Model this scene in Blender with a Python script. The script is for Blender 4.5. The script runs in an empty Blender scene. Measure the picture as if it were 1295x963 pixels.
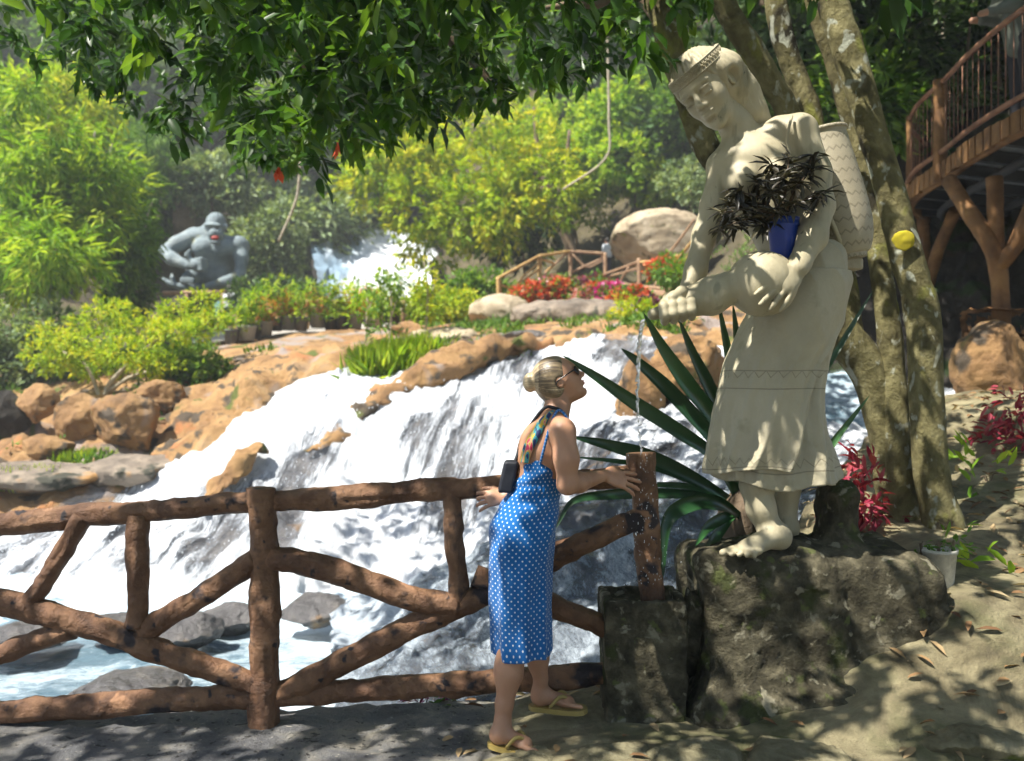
import bpy, bmesh, math, random
import numpy as np
from mathutils import Vector, Matrix
R = math.radians
C = bpy.context.scene.collection
SC = bpy.context.scene
rng = np.random.default_rng(7)
random.seed(7)

# ------------------------------------------------------------------ camera, sky, sun, exposure
F, CX, CY, HC = 1121.0, 647.5, 481.5, 1.5          # photo focal length in pixels, centre, eye height
cam_d = bpy.data.cameras.new('camera'); cam = bpy.data.objects.new('camera', cam_d); C.objects.link(cam)
cam.location = (0, 0, HC); cam.rotation_euler = (R(90), 0, 0)
cam_d.sensor_width = 36; cam_d.lens = 36 * F / 1295; cam_d.clip_end = 500; cam_d.clip_start = .05
cam_d.dof.use_dof = True; cam_d.dof.focus_distance = 3.75; cam_d.dof.aperture_fstop = 2.3
SC.camera = cam
SUN = Vector((-0.46, -0.26, 0.85)).normalized()    # towards the sun
w = bpy.data.worlds.new('World'); SC.world = w; w.use_nodes = True
nt = w.node_tree; bg = nt.nodes['Background']; sky = nt.nodes.new('ShaderNodeTexSky')
sky.sky_type = 'NISHITA'; sky.sun_disc = False
sky.sun_elevation = math.asin(SUN.z); sky.sun_rotation = math.atan2(SUN.x, SUN.y)
nt.links.new(sky.outputs[0], bg.inputs[0]); bg.inputs[1].default_value = 0.07
sl = bpy.data.lights.new('sun', 'SUN'); so = bpy.data.objects.new('sun', sl); C.objects.link(so)
sl.energy = 5.0; sl.angle = R(.53); sl.color = (1, .95, .86)
so.rotation_euler = SUN.to_track_quat('Z', 'Y').to_euler()
SC.view_settings.view_transform = 'Standard'; SC.view_settings.look = 'None'
SC.view_settings.exposure = 1.3; SC.view_settings.gamma = 1
SC.render.engine = 'CYCLES'
SC.cycles.use_denoising = True
SC.cycles.max_bounces = 6; SC.cycles.diffuse_bounces = 3; SC.cycles.glossy_bounces = 2
SC.cycles.transmission_bounces = 3; SC.cycles.transparent_max_bounces = 10
SC.cycles.sample_clamp_indirect = 8; SC.cycles.use_adaptive_sampling = True; SC.cycles.adaptive_threshold = .03

# ------------------------------------------------------------------ helpers
def P(px, py, Y): return np.array([(px - CX) / F * Y, Y, HC - (py - CY) / F * Y])
def PX(n, Y): return n / F * Y

def hash3(ix, iy, iz, s):
    h = (ix * 374761393 + iy * 668265263 + iz * 1442695041 + s * 974634777) & 0xffffffff
    h = ((h ^ (h >> 13)) * 1274126177) & 0xffffffff
    h = (h ^ (h >> 16)) & 0xffffffff
    return h.astype(np.float64) / 4294967295.0
def noise(p, s=0):
    p = np.asarray(p, float); i = np.floor(p).astype(np.int64); f = p - i; f = f * f * (3 - 2 * f)
    o = 0
    for dx in (0, 1):
        for dy in (0, 1):
            for dz in (0, 1):
                wgt = (f[:, 0] if dx else 1 - f[:, 0]) * (f[:, 1] if dy else 1 - f[:, 1]) * (f[:, 2] if dz else 1 - f[:, 2])
                o = o + wgt * hash3(i[:, 0] + dx, i[:, 1] + dy, i[:, 2] + dz, s)
    return o * 2 - 1
def fbm(p, sc=1., oc=4, s=0, ridge=False):
    o = 0; a = 1.; t = 0
    for k in range(oc):
        n = noise(np.asarray(p) * sc * 2 ** k + 17.3 * k, s + k)
        if ridge: n = 1 - 2 * np.abs(n)
        o = o + a * n; t += a; a *= .5
    return o / t
def sstep(a, b, x):
    t = np.clip((x - a) / (b - a), 0, 1); return t * t * (3 - 2 * t)

def tag(o, label=None, cat=None, group=None, kind=None):
    if label: o['label'] = label
    if cat: o['category'] = cat
    if group: o['group'] = group
    if kind: o['kind'] = kind
    return o
def empty(name, loc, label, cat, group=None):
    o = bpy.data.objects.new(name, None); C.objects.link(o); o.location = [float(v) for v in loc]
    o.empty_display_size = .1
    return tag(o, label, cat, group)
def wloc(o):
    v = np.zeros(3)
    while o is not None:
        v += np.array(o.location); o = o.parent
    return v
def obj(name, V, Fc, mat, parent=None, smooth=True, uv=None, tint=None):
    """one mesh object; V in world coordinates, Fc an (n,3)/(n,4) array or a list of them"""
    V = np.asarray(V, float)
    if parent is not None: org = wloc(parent)
    else: org = np.array([V[:, 0].mean(), V[:, 1].mean(), V[:, 2].min()])
    V = V - org
    me = bpy.data.meshes.new(name)
    Fl = Fc if isinstance(Fc, list) and isinstance(Fc[0], np.ndarray) else [Fc]
    Fl = [np.asarray(f, np.int32) for f in Fl if len(f)]
    me.vertices.add(len(V)); me.vertices.foreach_set('co', V.astype(np.float32).ravel())
    loops = np.concatenate([f.ravel() for f in Fl]); tot = np.concatenate([np.full(len(f), f.shape[1], np.int32) for f in Fl])
    me.loops.add(len(loops)); me.loops.foreach_set('vertex_index', loops)
    me.polygons.add(len(tot)); st = np.concatenate([[0], np.cumsum(tot)[:-1]]).astype(np.int32)
    me.polygons.foreach_set('loop_start', st); me.polygons.foreach_set('loop_total', tot)
    me.polygons.foreach_set('use_smooth', np.full(len(tot), smooth))
    if uv is not None:
        l = me.uv_layers.new(name='UVMap'); l.data.foreach_set('uv', np.asarray(uv, np.float32)[loops].ravel())
    if tint is not None:
        a = me.attributes.new('tint', 'FLOAT', 'POINT'); a.data.foreach_set('value', np.asarray(tint, np.float32))
    me.update(calc_edges=True); me.validate()
    me.materials.append(mat)
    o = bpy.data.objects.new(name, me); C.objects.link(o)
    if parent is None: o.location = org
    else: o.parent = parent
    return o
class MB:
    """collects shapes of ONE part"""
    def __init__(s): s.V = []; s.Q = []; s.T = []; s.U = []; s.n = 0; s.K = []
    def add(s, V, Fc, uv=None, tint=None):
        V = np.asarray(V, float); Fc = np.asarray(Fc, int)
        if len(Fc):
            (s.Q if Fc.shape[1] == 4 else s.T).append(Fc + s.n)
        s.V.append(V); s.U.append(np.zeros((len(V), 2)) if uv is None else np.asarray(uv))
        s.K.append(np.zeros(len(V)) if tint is None else np.broadcast_to(tint, (len(V),)))
        s.n += len(V); return s
    def more(s, Fc, base):
        Fc = np.asarray(Fc, int); (s.Q if Fc.shape[1] == 4 else s.T).append(Fc + base)
    def build(s, name, mat, parent=None, smooth=True):
        fl = []
        if s.Q: fl.append(np.concatenate(s.Q))
        if s.T: fl.append(np.concatenate(s.T))
        return obj(name, np.concatenate(s.V), fl, mat, parent, smooth, np.concatenate(s.U), np.concatenate(s.K))
    def box(s, c, size, rot=0, bev=0):
        x, y, z = np.array(size) / 2
        V = np.array([[a * x, b * y, d * z] for a in (-1, 1) for b in (-1, 1) for d in (-1, 1)], float)
        cr, sr = math.cos(rot), math.sin(rot)
        V = np.c_[V[:, 0] * cr - V[:, 1] * sr, V[:, 0] * sr + V[:, 1] * cr, V[:, 2]] + np.array(c)
        return s.add(V, [[0, 1, 3, 2], [4, 6, 7, 5], [0, 4, 5, 1], [2, 3, 7, 6], [0, 2, 6, 4], [1, 5, 7, 3]])
    def tube(s, pts, rad, n=8, bump=0., bs=6., seed=0, sub=1):
        V, Q, T, uv = tube(pts, rad, n, bump, bs, seed, sub); b = s.n
        s.add(V, Q, uv); s.more(T, b); return s

def crm(p, sub):
    """Catmull-Rom resample of rows p, sub pieces per span"""
    p = np.asarray(p, float)
    if len(p) < 3 or sub < 2:
        if sub < 2: return p
        t = np.linspace(0, 1, sub * (len(p) - 1) + 1)[:, None]
        return p[0] * (1 - t) + p[-1] * t
    e = np.concatenate([[2 * p[0] - p[1]], p, [2 * p[-1] - p[-2]]]); out = []
    for i in range(1, len(e) - 2):
        a, b, c, d = e[i - 1:i + 3]
        for k in range(sub):
            t = k / sub
            out.append(.5 * (2 * b + (c - a) * t + (2 * a - 5 * b + 4 * c - d) * t * t + (3 * b - a - 3 * c + d) * t ** 3))
    out.append(p[-1]); return np.array(out)

def tube(pts, rad, n=8, bump=0., bs=6., seed=0, sub=1):
    pts = np.asarray(pts, float); rad = np.broadcast_to(rad, (len(pts),)).astype(float)
    pr = crm(np.c_[pts, rad], sub); pts, rad = pr[:, :3], np.maximum(pr[:, 3], 1e-4)
    tg = np.gradient(pts, axis=0); tg /= np.linalg.norm(tg, axis=1)[:, None] + 1e-9
    ref = np.array([0, 0, 1.]) if abs(tg[:, 2]).mean() < .8 else np.array([0, 1., 0])
    a = np.cross(tg, ref); a /= np.linalg.norm(a, axis=1)[:, None] + 1e-9; b = np.cross(tg, a)
    th = np.arange(n) / n * 2 * math.pi
    dirs = a[:, None] * np.cos(th)[None, :, None] + b[:, None] * np.sin(th)[None, :, None]
    V = (pts[:, None] + dirs * rad[:, None, None]).reshape(-1, 3)
    if bump:
        d = fbm(V, bs, 3, seed); V = V + dirs.reshape(-1, 3) * (d * bump)[:, None]
    m = len(pts); i = np.arange(m - 1)[:, None] * n; j = np.arange(n)[None]; j2 = (j + 1) % n
    Q = np.stack([i + j, i + j2, i + n + j2, i + n + j], -1).reshape(-1, 4)
    V = np.concatenate([V, pts[:1], pts[-1:]]); k = m * n
    T = [[k, (q + 1) % n, q] for q in range(n)] + [[k + 1, (m - 1) * n + q, (m - 1) * n + (q + 1) % n] for q in range(n)]
    L = np.concatenate([[0], np.cumsum(np.linalg.norm(np.diff(pts, axis=0), axis=1))])
    uv = np.stack([np.broadcast_to(th / 6.283, (m, n)), np.broadcast_to(L[:, None], (m, n))], -1).reshape(-1, 2)
    uv = np.concatenate([uv, [[0, 0], [0, L[-1]]]])
    return V, Q, np.array(T), uv

def loft(sec, n=64, sub=4, fold=None, cap=False, arc=None, exp=2.0):
    """sec rows: cx, cy, z, a(half X), b(half Y).  arc=(th0,th1) for an open sheet.  fold(th, v)->radial offset"""
    s = crm(np.asarray(sec, float), sub); m = len(s)
    if arc: th = np.linspace(arc[0], arc[1], n)
    else: th = np.arange(n) / n * 2 * math.pi
    v = np.linspace(0, 1, m)
    c, sn = np.cos(th), np.sin(th)
    ce = np.sign(c) * np.abs(c) ** (2 / exp); se = np.sign(sn) * np.abs(sn) ** (2 / exp)
    off = fold(th[None, :], v[:, None]) if fold else 0
    X = s[:, 0:1] + (s[:, 3:4] + off) * ce[None]; Yv = s[:, 1:2] + (s[:, 4:5] + off) * se[None]
    Z = np.broadcast_to(s[:, 2:3], X.shape)
    V = np.stack([X, Yv, Z], -1).reshape(-1, 3)
    i = np.arange(m - 1)[:, None] * n; j = np.arange(n - 1 if arc else n)[None]; j2 = (j + 1) % n
    Q = np.stack([i + j, i + n + j, i + n + j2, i + j2], -1).reshape(-1, 4)
    rad = (s[:, 3].mean() + s[:, 4].mean()) / 2
    uv = np.stack([np.broadcast_to(th * rad, (m, n)), Z], -1).reshape(-1, 2)
    return V, Q, uv, m, n

def grid(Vg, uvs=(1, 1)):
    m, n = Vg.shape[:2]
    i = np.arange(m - 1)[:, None] * n; j = np.arange(n - 1)[None]
    Q = np.stack([i + j, i + j + 1, i + n + j + 1, i + n + j], -1).reshape(-1, 4)
    uv = np.stack(np.meshgrid(np.linspace(0, uvs[0], n), np.linspace(0, uvs[1], m)), -1).reshape(-1, 2)
    return Vg.reshape(-1, 3), Q, uv
def patch(rows, nu, nv, flat=False):
    """rows of (px,py,Y) control points -> smooth world grid (rows*nv x cols*nu)"""
    g = np.array([[P(*c) for c in r] for r in rows])
    g = np.stack([crm(r, nu) for r in g]); g = np.stack([crm(g[:, k], nv) for k in range(g.shape[1])], 1)
    return g
def gnorm(g):
    du = np.gradient(g, axis=1); dv = np.gradient(g, axis=0); n = np.cross(du, dv)
    return n / (np.linalg.norm(n, axis=2)[..., None] + 1e-9)

# ------------------------------------------------------------------ signed-distance sculpting (continuous bodies)
class Sculpt:
    def __init__(s, lo, hi, h):
        s.lo = np.array(lo, float); s.h = h
        s.n = np.ceil((np.array(hi) - s.lo) / h).astype(int) + 1
        s.d = np.full(s.n, .5, np.float32)
    def _win(s, lo, hi):
        a = np.clip(np.floor((lo - s.lo) / s.h).astype(int), 0, s.n); b = np.clip(np.ceil((hi - s.lo) / s.h).astype(int) + 1, 0, s.n)
        if (b <= a).any(): return None, None
        ax = [s.lo[i] + s.h * np.arange(a[i], b[i]) for i in range(3)]
        G = np.stack(np.meshgrid(*ax, indexing='ij'), -1).astype(np.float32)
        return tuple(slice(a[i], b[i]) for i in range(3)), G
    def _mix(s, w, d, k, sub):
        o = s.d[w]
        if sub: a, b = -o, d; h = np.maximum(k - np.abs(a - b), 0) / k; s.d[w] = -(np.minimum(a, b) - h * h * k / 4) if False else np.maximum(o, -d) + (np.maximum(k - np.abs(o + d), 0) / k) ** 2 * k / 4
        else: h = np.maximum(k - np.abs(o - d), 0) / k; s.d[w] = np.minimum(o, d) - h * h * k / 4
    def cap(s, a, b, ra, rb, k=.02, sub=False):
        a = np.array(a, float); b = np.array(b, float); m = max(ra, rb) + k + 2 * s.h
        w, G = s._win(np.minimum(a, b) - m, np.maximum(a, b) + m)
        if w is None: return s
        ab = b - a; t = np.clip(((G - a) @ ab) / max(ab @ ab, 1e-9), 0, 1)
        d = np.linalg.norm(G - (a + t[..., None] * ab), axis=-1) - (ra + t * (rb - ra))
        s._mix(w, d.astype(np.float32), k, sub); return s
    def ell(s, c, r, M=None, k=.02, sub=False):
        c = np.array(c, float); r = np.array(r, float); m = r.max() + k + 2 * s.h
        w, G = s._win(c - m, c + m)
        if w is None: return s
        q = G - c
        if M is not None: q = q @ np.array(M).T          # rows of M are the local axes
        k0 = np.linalg.norm(q / r, axis=-1); k1 = np.linalg.norm(q / (r * r), axis=-1) + 1e-9
        s._mix(w, (k0 * (k0 - 1) / k1).astype(np.float32), k, sub); return s
    def chain(s, pts, rad, k=.02, sub=False):
        for i in range(len(pts) - 1): s.cap(pts[i], pts[i + 1], rad[i], rad[i + 1], k, sub)
        return s
    def mesh(s):
        d = s.d; n = d.shape
        c = [d[i:n[0] - 1 + i, j:n[1] - 1 + j, k:n[2] - 1 + k] < 0 for i in (0, 1) for j in (0, 1) for k in (0, 1)]
        cnt = sum(x.astype(np.int8) for x in c); act = np.argwhere((cnt > 0) & (cnt < 8))
        idx = -np.ones((n[0] - 1, n[1] - 1, n[2] - 1), np.int32); idx[tuple(act.T)] = np.arange(len(act))
        cor = np.array([(i, j, k) for i in (0, 1) for j in (0, 1) for k in (0, 1)])
        val = np.stack([d[tuple((act + q).T)] for q in cor], 1)
        acc = np.zeros((len(act), 3)); num = np.zeros(len(act))
        for a in range(8):
            for b in range(a + 1, 8):
                if np.abs(cor[a] - cor[b]).sum() != 1: continue
                va, vb = val[:, a], val[:, b]; m = (va < 0) != (vb < 0)
                t = np.where(m, va / np.where(m, va - vb, 1), 0)
                acc += np.where(m[:, None], cor[a] + t[:, None] * (cor[b] - cor[a]), 0); num += m
        V = (act + acc / num[:, None]) * s.h + s.lo; Q = []
        for ax in range(3):
            sl0 = [slice(1, -1)] * 3; sl1 = [slice(1, -1)] * 3; sl0[ax] = slice(0, n[ax] - 1); sl1[ax] = slice(1, n[ax])
            A, B = d[tuple(sl0)] < 0, d[tuple(sl1)] < 0
            for m, fl in ((A & ~B, False), (~A & B, True)):
                e = np.argwhere(m)
                if not len(e): continue
                o = np.ones(3, int); o[ax] = 0; e = e + o
                u, v = (ax + 1) % 3, (ax + 2) % 3; U = np.zeros(3, int); U[u] = 1; W = np.zeros(3, int); W[v] = 1
                q = np.stack([idx[tuple((e - U - W).T)], idx[tuple((e - W).T)], idx[tuple(e.T)], idx[tuple((e - U).T)]], 1)
                Q.append(q[:, ::-1] if fl else q)
        return V, np.concatenate(Q)
    def build(s, name, mat, parent=None, amp=0, sc=10, seed=0):
        V, Q = s.mesh()
        if amp: V = V + fbm(V, sc, 3, seed)[:, None] * amp * np.array([.6, .6, .6])
        return obj(name, V, Q, mat, parent)

# ------------------------------------------------------------------ materials
def nmat(name):
    m = bpy.data.materials.new(name); m.use_nodes = True
    t = m.node_tree; b = t.nodes['Principled BSDF']; return m, t, b, t.nodes.new, t.links.new
def coords(t, use='Object', scale=(1, 1, 1), rot=(0, 0, 0)):
    c = t.nodes.new('ShaderNodeTexCoord'); m = t.nodes.new('ShaderNodeMapping')
    m.inputs['Scale'].default_value = scale; m.inputs['Rotation'].default_value = rot
    t.links.new(c.outputs[use], m.inputs[0]); return m.outputs[0]
def nz(t, vec, scale, detail=6, rough=.6, dist=0):
    n = t.nodes.new('ShaderNodeTexNoise'); n.inputs['Scale'].default_value = scale; n.inputs['Detail'].default_value = detail
    n.inputs['Roughness'].default_value = rough; n.inputs['Distortion'].default_value = dist
    t.links.new(vec, n.inputs['Vector']); return n.outputs['Fac']
def ramp(t, fac, stops):
    r = t.nodes.new('ShaderNodeValToRGB'); e = r.color_ramp.elements
    while len(e) < len(stops): e.new(.5)
    for i, (p, c) in enumerate(stops):
        e[i].position = p; e[i].color = (*c, 1) if not isinstance(c, (int, float)) else (c, c, c, 1)
    t.links.new(fac, r.inputs[0]); return r.outputs[0]
def mixc(t, fac, a, b, mode='MIX'):
    m = t.nodes.new('ShaderNodeMix'); m.data_type = 'RGBA'; m.blend_type = mode
    for sock, v in ((m.inputs['Factor'], fac), (m.inputs['A'] if False else m.inputs[6], a), (m.inputs[7], b)):
        if isinstance(v, (int, float)): sock.default_value = v
        elif isinstance(v, tuple): sock.default_value = (*v, 1)
        else: t.links.new(v, sock)
    return m.outputs[2]
def mth(t, op, a, b=None, c=None):
    m = t.nodes.new('ShaderNodeMath'); m.operation = op
    for i, v in enumerate((a, b, c)):
        if v is None: continue
        if isinstance(v, (int, float)): m.inputs[i].default_value = v
        else: t.links.new(v, m.inputs[i])
    return m.outputs[0]
def bump(t, b, h, strength=.5, dist=.02):
    n = t.nodes.new('ShaderNodeBump'); n.inputs['Strength'].default_value = strength; n.inputs['Distance'].default_value = dist
    t.links.new(h, n.inputs['Height']); t.links.new(n.outputs[0], b.inputs['Normal']); return n
def surf(name, stops, scale=4, rough=.8, bs=20, bd=.01, st=.6, spec=.3, stretch=(1, 1, 1), spots=None, detail=8, rr=None):
    m, t, b, N, L = nmat(name); v = coords(t, 'Object', stretch)
    f = nz(t, v, scale, detail, .62, .4); col = ramp(t, f, stops)
    if spots:                                     # (colour, scale, threshold)
        for sc_, (colr, ssc, th) in enumerate(spots):
            g = nz(t, coords(t, 'Object', stretch), ssc, 3.5, .5, .12 + .1 * sc_); col = mixc(t, ramp(t, g, [(th, 0.), (th + .06, 1.)]), col, colr)
    L(col, b.inputs['Base Color']); b.inputs['Roughness'].default_value = rough; b.inputs['Specular IOR Level'].default_value = spec
    if rr: L(ramp(t, nz(t, v, scale * 1.7, 5), [(.35, rr[0]), (.65, rr[1])]), b.inputs['Roughness'])
    h = mth(t, 'ADD', nz(t, v, bs, 8, .7), mth(t, 'MULTIPLY', nz(t, v, bs * .22, 4), 2.))
    bump(t, b, h, st, bd); return m
def flat(name, c, rough=.6, spec=.4, var=.12, vs=12, bd=.002):
    c = np.array(c); return surf(name, [(.3, tuple(c * (1 - var))), (.7, tuple(np.minimum(c * (1 + var), 1)))], vs, rough, vs * 4, bd, .5, spec)
def leafmat(name, c1, c2, c3=None, tr=.45, rough=.5, spec=.35, trc=1.4):
    m, t, b, N, L = nmat(name)
    a = N('ShaderNodeAttribute'); a.attribute_name = 'tint'
    st = [(.0, c1), (1., c2)] if c3 is None else [(0., c1), (.55, c2), (1., c3)]
    col = ramp(t, a.outputs['Fac'], st)
    L(col, b.inputs['Base Color']); b.inputs['Roughness'].default_value = rough; b.inputs['Specular IOR Level'].default_value = spec
    tl = N('ShaderNodeBsdfTranslucent'); L(mixc(t, 1., col, (min(1, trc * 1.0), min(1, trc * 1.), .25 * trc), 'MULTIPLY'), tl.inputs[0])
    mx = N('ShaderNodeMixShader'); mx.inputs[0].default_value = tr
    L(b.outputs[0], mx.inputs[1]); L(tl.outputs[0], mx.inputs[2])
    L(mx.outputs[0], t.nodes['Material Output'].inputs[0]); return m

# leaf templates: verts (along +X length 1, width +-Y), tris
LEAF_S = (np.array([[0, 0, 0], [.45, .5, .08], [1, 0, -.05], [.45, -.5, .08]]), np.array([[0, 1, 2], [0, 2, 3]]))
LEAF_L = (np.array([[0, 0, 0], [.22, .38, .06], [.22, 0, 0], [.22, -.38, .06], [.6, .44, .02], [.6, 0, -.05], [.6, -.44, .02], [1, 0, -.16]]),
          np.array([[0, 2, 1], [0, 3, 2], [1, 2, 5], [1, 5, 4], [2, 3, 6], [2, 6, 5], [4, 5, 7], [5, 6, 7]]))
def leaves(c, d, up, length, width, tmpl=LEAF_S):
    """c,d,up: (n,3); returns verts,tris (world)"""
    c = np.asarray(c); n = len(c); d = d / (np.linalg.norm(d, axis=1)[:, None] + 1e-9)
    s = np.cross(up, d); s /= np.linalg.norm(s, axis=1)[:, None] + 1e-9; u = np.cross(d, s)
    T, Fc = tmpl; length = np.broadcast_to(length, (n,)); width = np.broadcast_to(width, (n,))
    V = c[:, None] + d[:, None] * (T[:, 0][None] * length[:, None])[..., None] + s[:, None] * (T[:, 1][None] * width[:, None])[..., None] + u[:, None] * (T[:, 2][None] * length[:, None])[..., None]
    Q = (np.arange(n)[:, None, None] * len(T) + Fc[None]).reshape(-1, 3)
    return V.reshape(-1, 3), Q
def rdir(n, g=rng):
    v = g.normal(size=(n, 3)); return v / np.linalg.norm(v, axis=1)[:, None]
def foliage(blobs, n, L, wr=.4, droop=.3, seed=1, shell=.55, tuft=6, tmpl=LEAF_S, tl=(0, 1)):
    """blobs: (cx,cy,cz,rx,ry,rz) world; leaves in tufts on and in the blobs. returns V,T,tint"""
    g = np.random.default_rng(seed); B = np.array(blobs, float)
    vol = (B[:, 3] * B[:, 4] + B[:, 4] * B[:, 5] + B[:, 3] * B[:, 5]); pr = vol / vol.sum()
    nt_ = max(1, n // tuft); k = g.choice(len(B), nt_, p=pr); dr = rdir(nt_, g); rad = shell + (1.08 - shell) * g.random(nt_) ** .6
    c = B[k, :3] + dr * B[k, 3:] * rad[:, None]
    keep = fbm(c, 1.6 / max(B[:, 3:].mean(), .05), 2, seed) > -.28; c, dr = c[keep], dr[keep]; nt_ = len(c)
    tt = np.clip(.5 + .32 * g.normal(size=nt_) + .35 * fbm(c, .9 / max(B[:, 3:].mean(), .05), 2, seed + 5), 0, 1)
    ax = dr + .7 * rdir(nt_, g) + np.array([0, 0, -droop]); ax /= np.linalg.norm(ax, axis=1)[:, None]
    c = np.repeat(c, tuft, 0); ax = np.repeat(ax, tuft, 0); m = len(c)
    d = ax + .75 * rdir(m, g); c = c + ax * (g.random(m) * L * 1.6)[:, None] + rdir(m, g) * L * .35
    up = rdir(m, g) * .7 + np.array([0, 0, 1.]) + .2 * d
    V, T = leaves(c, d, up, L * (.6 + .7 * g.random(m)), L * wr * (.8 + .4 * g.random(m)), tmpl)
    ti = np.clip(np.repeat(tt, tuft) + .12 * g.normal(size=m), 0, 1); ti = tl[0] + (tl[1] - tl[0]) * ti
    return V, T, np.repeat(ti, len(tmpl[0]))
# ------------------------------------------------------------------ material library
M_ochre = surf('ochre_rock', [(.25, (.13, .085, .055)), (.42, (.27, .155, .07)), (.56, (.38, .23, .10)), (.68, (.36, .25, .15)), (.8, (.24, .19, .15))], 1.3, .9, 5, .08, 1.,
               spots=[((.09, .07, .05), 2.6, .56), ((.38, .17, .07), 1.6, .60), ((.30, .25, .22), .8, .55), ((.10, .12, .03), 1.9, .62)])
M_grey_rock = surf('grey_rock', [(.3, (.10, .085, .07)), (.5, (.22, .18, .14)), (.7, (.34, .28, .21))], 1.6, .85, 6, .05, .9, spots=[((.06, .06, .045), 2, .58), ((.40, .22, .08), 1.4, .63)])
M_wet_rock = surf('wet_rock', [(.3, (.035, .033, .034)), (.5, (.085, .08, .08)), (.7, (.16, .14, .12))], 3, .35, 9, .04, 1., spec=.6, spots=[((.22, .13, .05), 2.4, .62)])
M_moss_rock = surf('mossy_rock', [(.3, (.018, .016, .011)), (.5, (.075, .067, .043)), (.72, (.21, .185, .12))], 8, .92, 30, .03, 1., spec=.15,
                   spots=[((.060, .068, .026), 5, .58), ((.11, .125, .045), 14, .63), ((.26, .24, .17), 15, .60)])
M_tan_rock = surf('tan_rock', [(.3, (.22, .17, .11)), (.5, (.38, .31, .21)), (.7, (.48, .41, .30))], 2.2, .9, 9, .03, .8, spots=[((.12, .10, .05), 3, .62), ((.25, .28, .08), 4, .66)])
M_moss_rock2 = surf('edging_stone_moss', [(.3, (.08, .07, .04)), (.5, (.20, .18, .11)), (.72, (.34, .31, .21))], 6, .9, 20, .02, 1., spec=.15, spots=[((.11, .14, .03), 4, .58)])
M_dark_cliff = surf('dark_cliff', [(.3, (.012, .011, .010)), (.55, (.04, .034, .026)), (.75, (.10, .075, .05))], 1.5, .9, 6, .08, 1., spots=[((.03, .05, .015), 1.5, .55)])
M_log = surf('bark_log', [(.28, (.06, .030, .018)), (.45, (.15, .074, .038)), (.60, (.24, .128, .066)), (.8, (.33, .19, .105))], 6, .6, 30, .016, 1., spec=.4,
             spots=[((.030, .022, .024), 6, .60), ((.022, .017, .02), 15, .64), ((.32, .17, .09), 9, .66)])
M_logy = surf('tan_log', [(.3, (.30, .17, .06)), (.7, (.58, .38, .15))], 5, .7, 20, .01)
M_logb = surf('shaded_brown_log', [(.3, (.22, .13, .08)), (.7, (.42, .27, .16))], 5, .7, 20, .01)  # browner copy of the tan log for shaded bridge parts; plain brown elsewhere
M_stat = surf('cream_painted_stone', [(.25, (.28, .245, .155)), (.55, (.42, .372, .25)), (.8, (.49, .44, .315))], 3.2, .55, 45, .0025, .6, spec=.35,
              spots=[((.22, .20, .12), 4, .62), ((.30, .28, .19), 11, .62), ((.12, .12, .08), 22, .70)], stretch=(1.8, 1.8, .5))
M_trunk = surf('lichen_bark', [(.28, (.06, .052, .026)), (.5, (.16, .142, .065)), (.72, (.29, .26, .13))], 9, .9, 38, .022, 1., spec=.15,
               spots=[((.24, .24, .06), 3.6, .60), ((.03, .026, .015), 3, .58), ((.36, .37, .29), 13, .60), ((.40, .41, .33), 7, .64)], stretch=(1, 1, .75))
M_bark = surf('plain_bark', [(.3, (.08, .055, .035)), (.7, (.24, .18, .12))], 4, .9, 20, .02)
M_pale = surf('pale_twig', [(.3, (.30, .25, .18)), (.7, (.48, .42, .32))], 4, .9, 20, .01)
M_soil = surf('hill_soil', [(.3, (.035, .03, .018)), (.55, (.09, .075, .04)), (.75, (.16, .13, .07))], .8, .95, 4, .1)
M_can = leafmat('canopy_leaf', (.022, .062, .011), (.058, .145, .020), (.18, .30, .04), .5, .38, .45, 1.5)
M_lime = leafmat('lime_leaf', (.13, .27, .025), (.30, .48, .04), (.50, .60, .08), .5, .6, .2)
M_mid = leafmat('mid_leaf', (.06, .14, .025), (.14, .28, .04), (.28, .42, .08), .45, .55, .25)
M_yel = leafmat('yellow_green_leaf', (.17, .30, .025), (.42, .55, .04), (.68, .64, .06), .5, .6, .2)
M_dark = leafmat('dark_leaf', (.030, .065, .026), (.075, .145, .05), (.18, .27, .11), .35, .55, .25)
M_grey = leafmat('grey_green_leaf', (.09, .14, .06), (.24, .33, .17), (.46, .54, .32), .4, .6, .2)
M_grass = leafmat('grass_blade', (.24, .42, .04), (.42, .60, .06), (.60, .68, .12), .6, .6, .3)
M_agave = leafmat('agave_leaf', (.018, .062, .022), (.038, .12, .035), (.09, .20, .05), .12, .28, .6)
M_purple = leafmat('dark_purple_leaf', (.014, .014, .010), (.040, .034, .022), (.085, .075, .035), .12, .4, .45)
M_red = leafmat('crimson_leaf', (.16, .012, .03), (.36, .03, .07), (.50, .10, .12), .4, .5, .35)
M_litter = leafmat('dry_leaf', (.12, .06, .03), (.30, .19, .09), (.48, .38, .22), .1, .7, .2, 1.)
M_fl_red = leafmat('coral_petal', (.55, .05, .03), (.75, .14, .07), (.75, .28, .12), .3, .6, .2)
M_fl_mag = leafmat('magenta_petal', (.50, .01, .22), (.75, .04, .45), (.80, .35, .6), .3, .6, .2)
M_fl_pink = leafmat('pink_petal', (.65, .12, .20), (.80, .40, .45), (.85, .65, .65), .3, .6, .2)
M_fl_vio = leafmat('dark_violet_petal', (.08, .02, .08), (.22, .05, .14), (.5, .12, .15), .3, .6, .2)
M_pot = flat('grey_plastic_pot', (.09, .09, .10), .5); M_potl = flat('pale_pot', (.40, .38, .35), .7)
M_blue = flat('blue_plastic', (.010, .045, .32), .3, .5, .1)
M_skin = None

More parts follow.
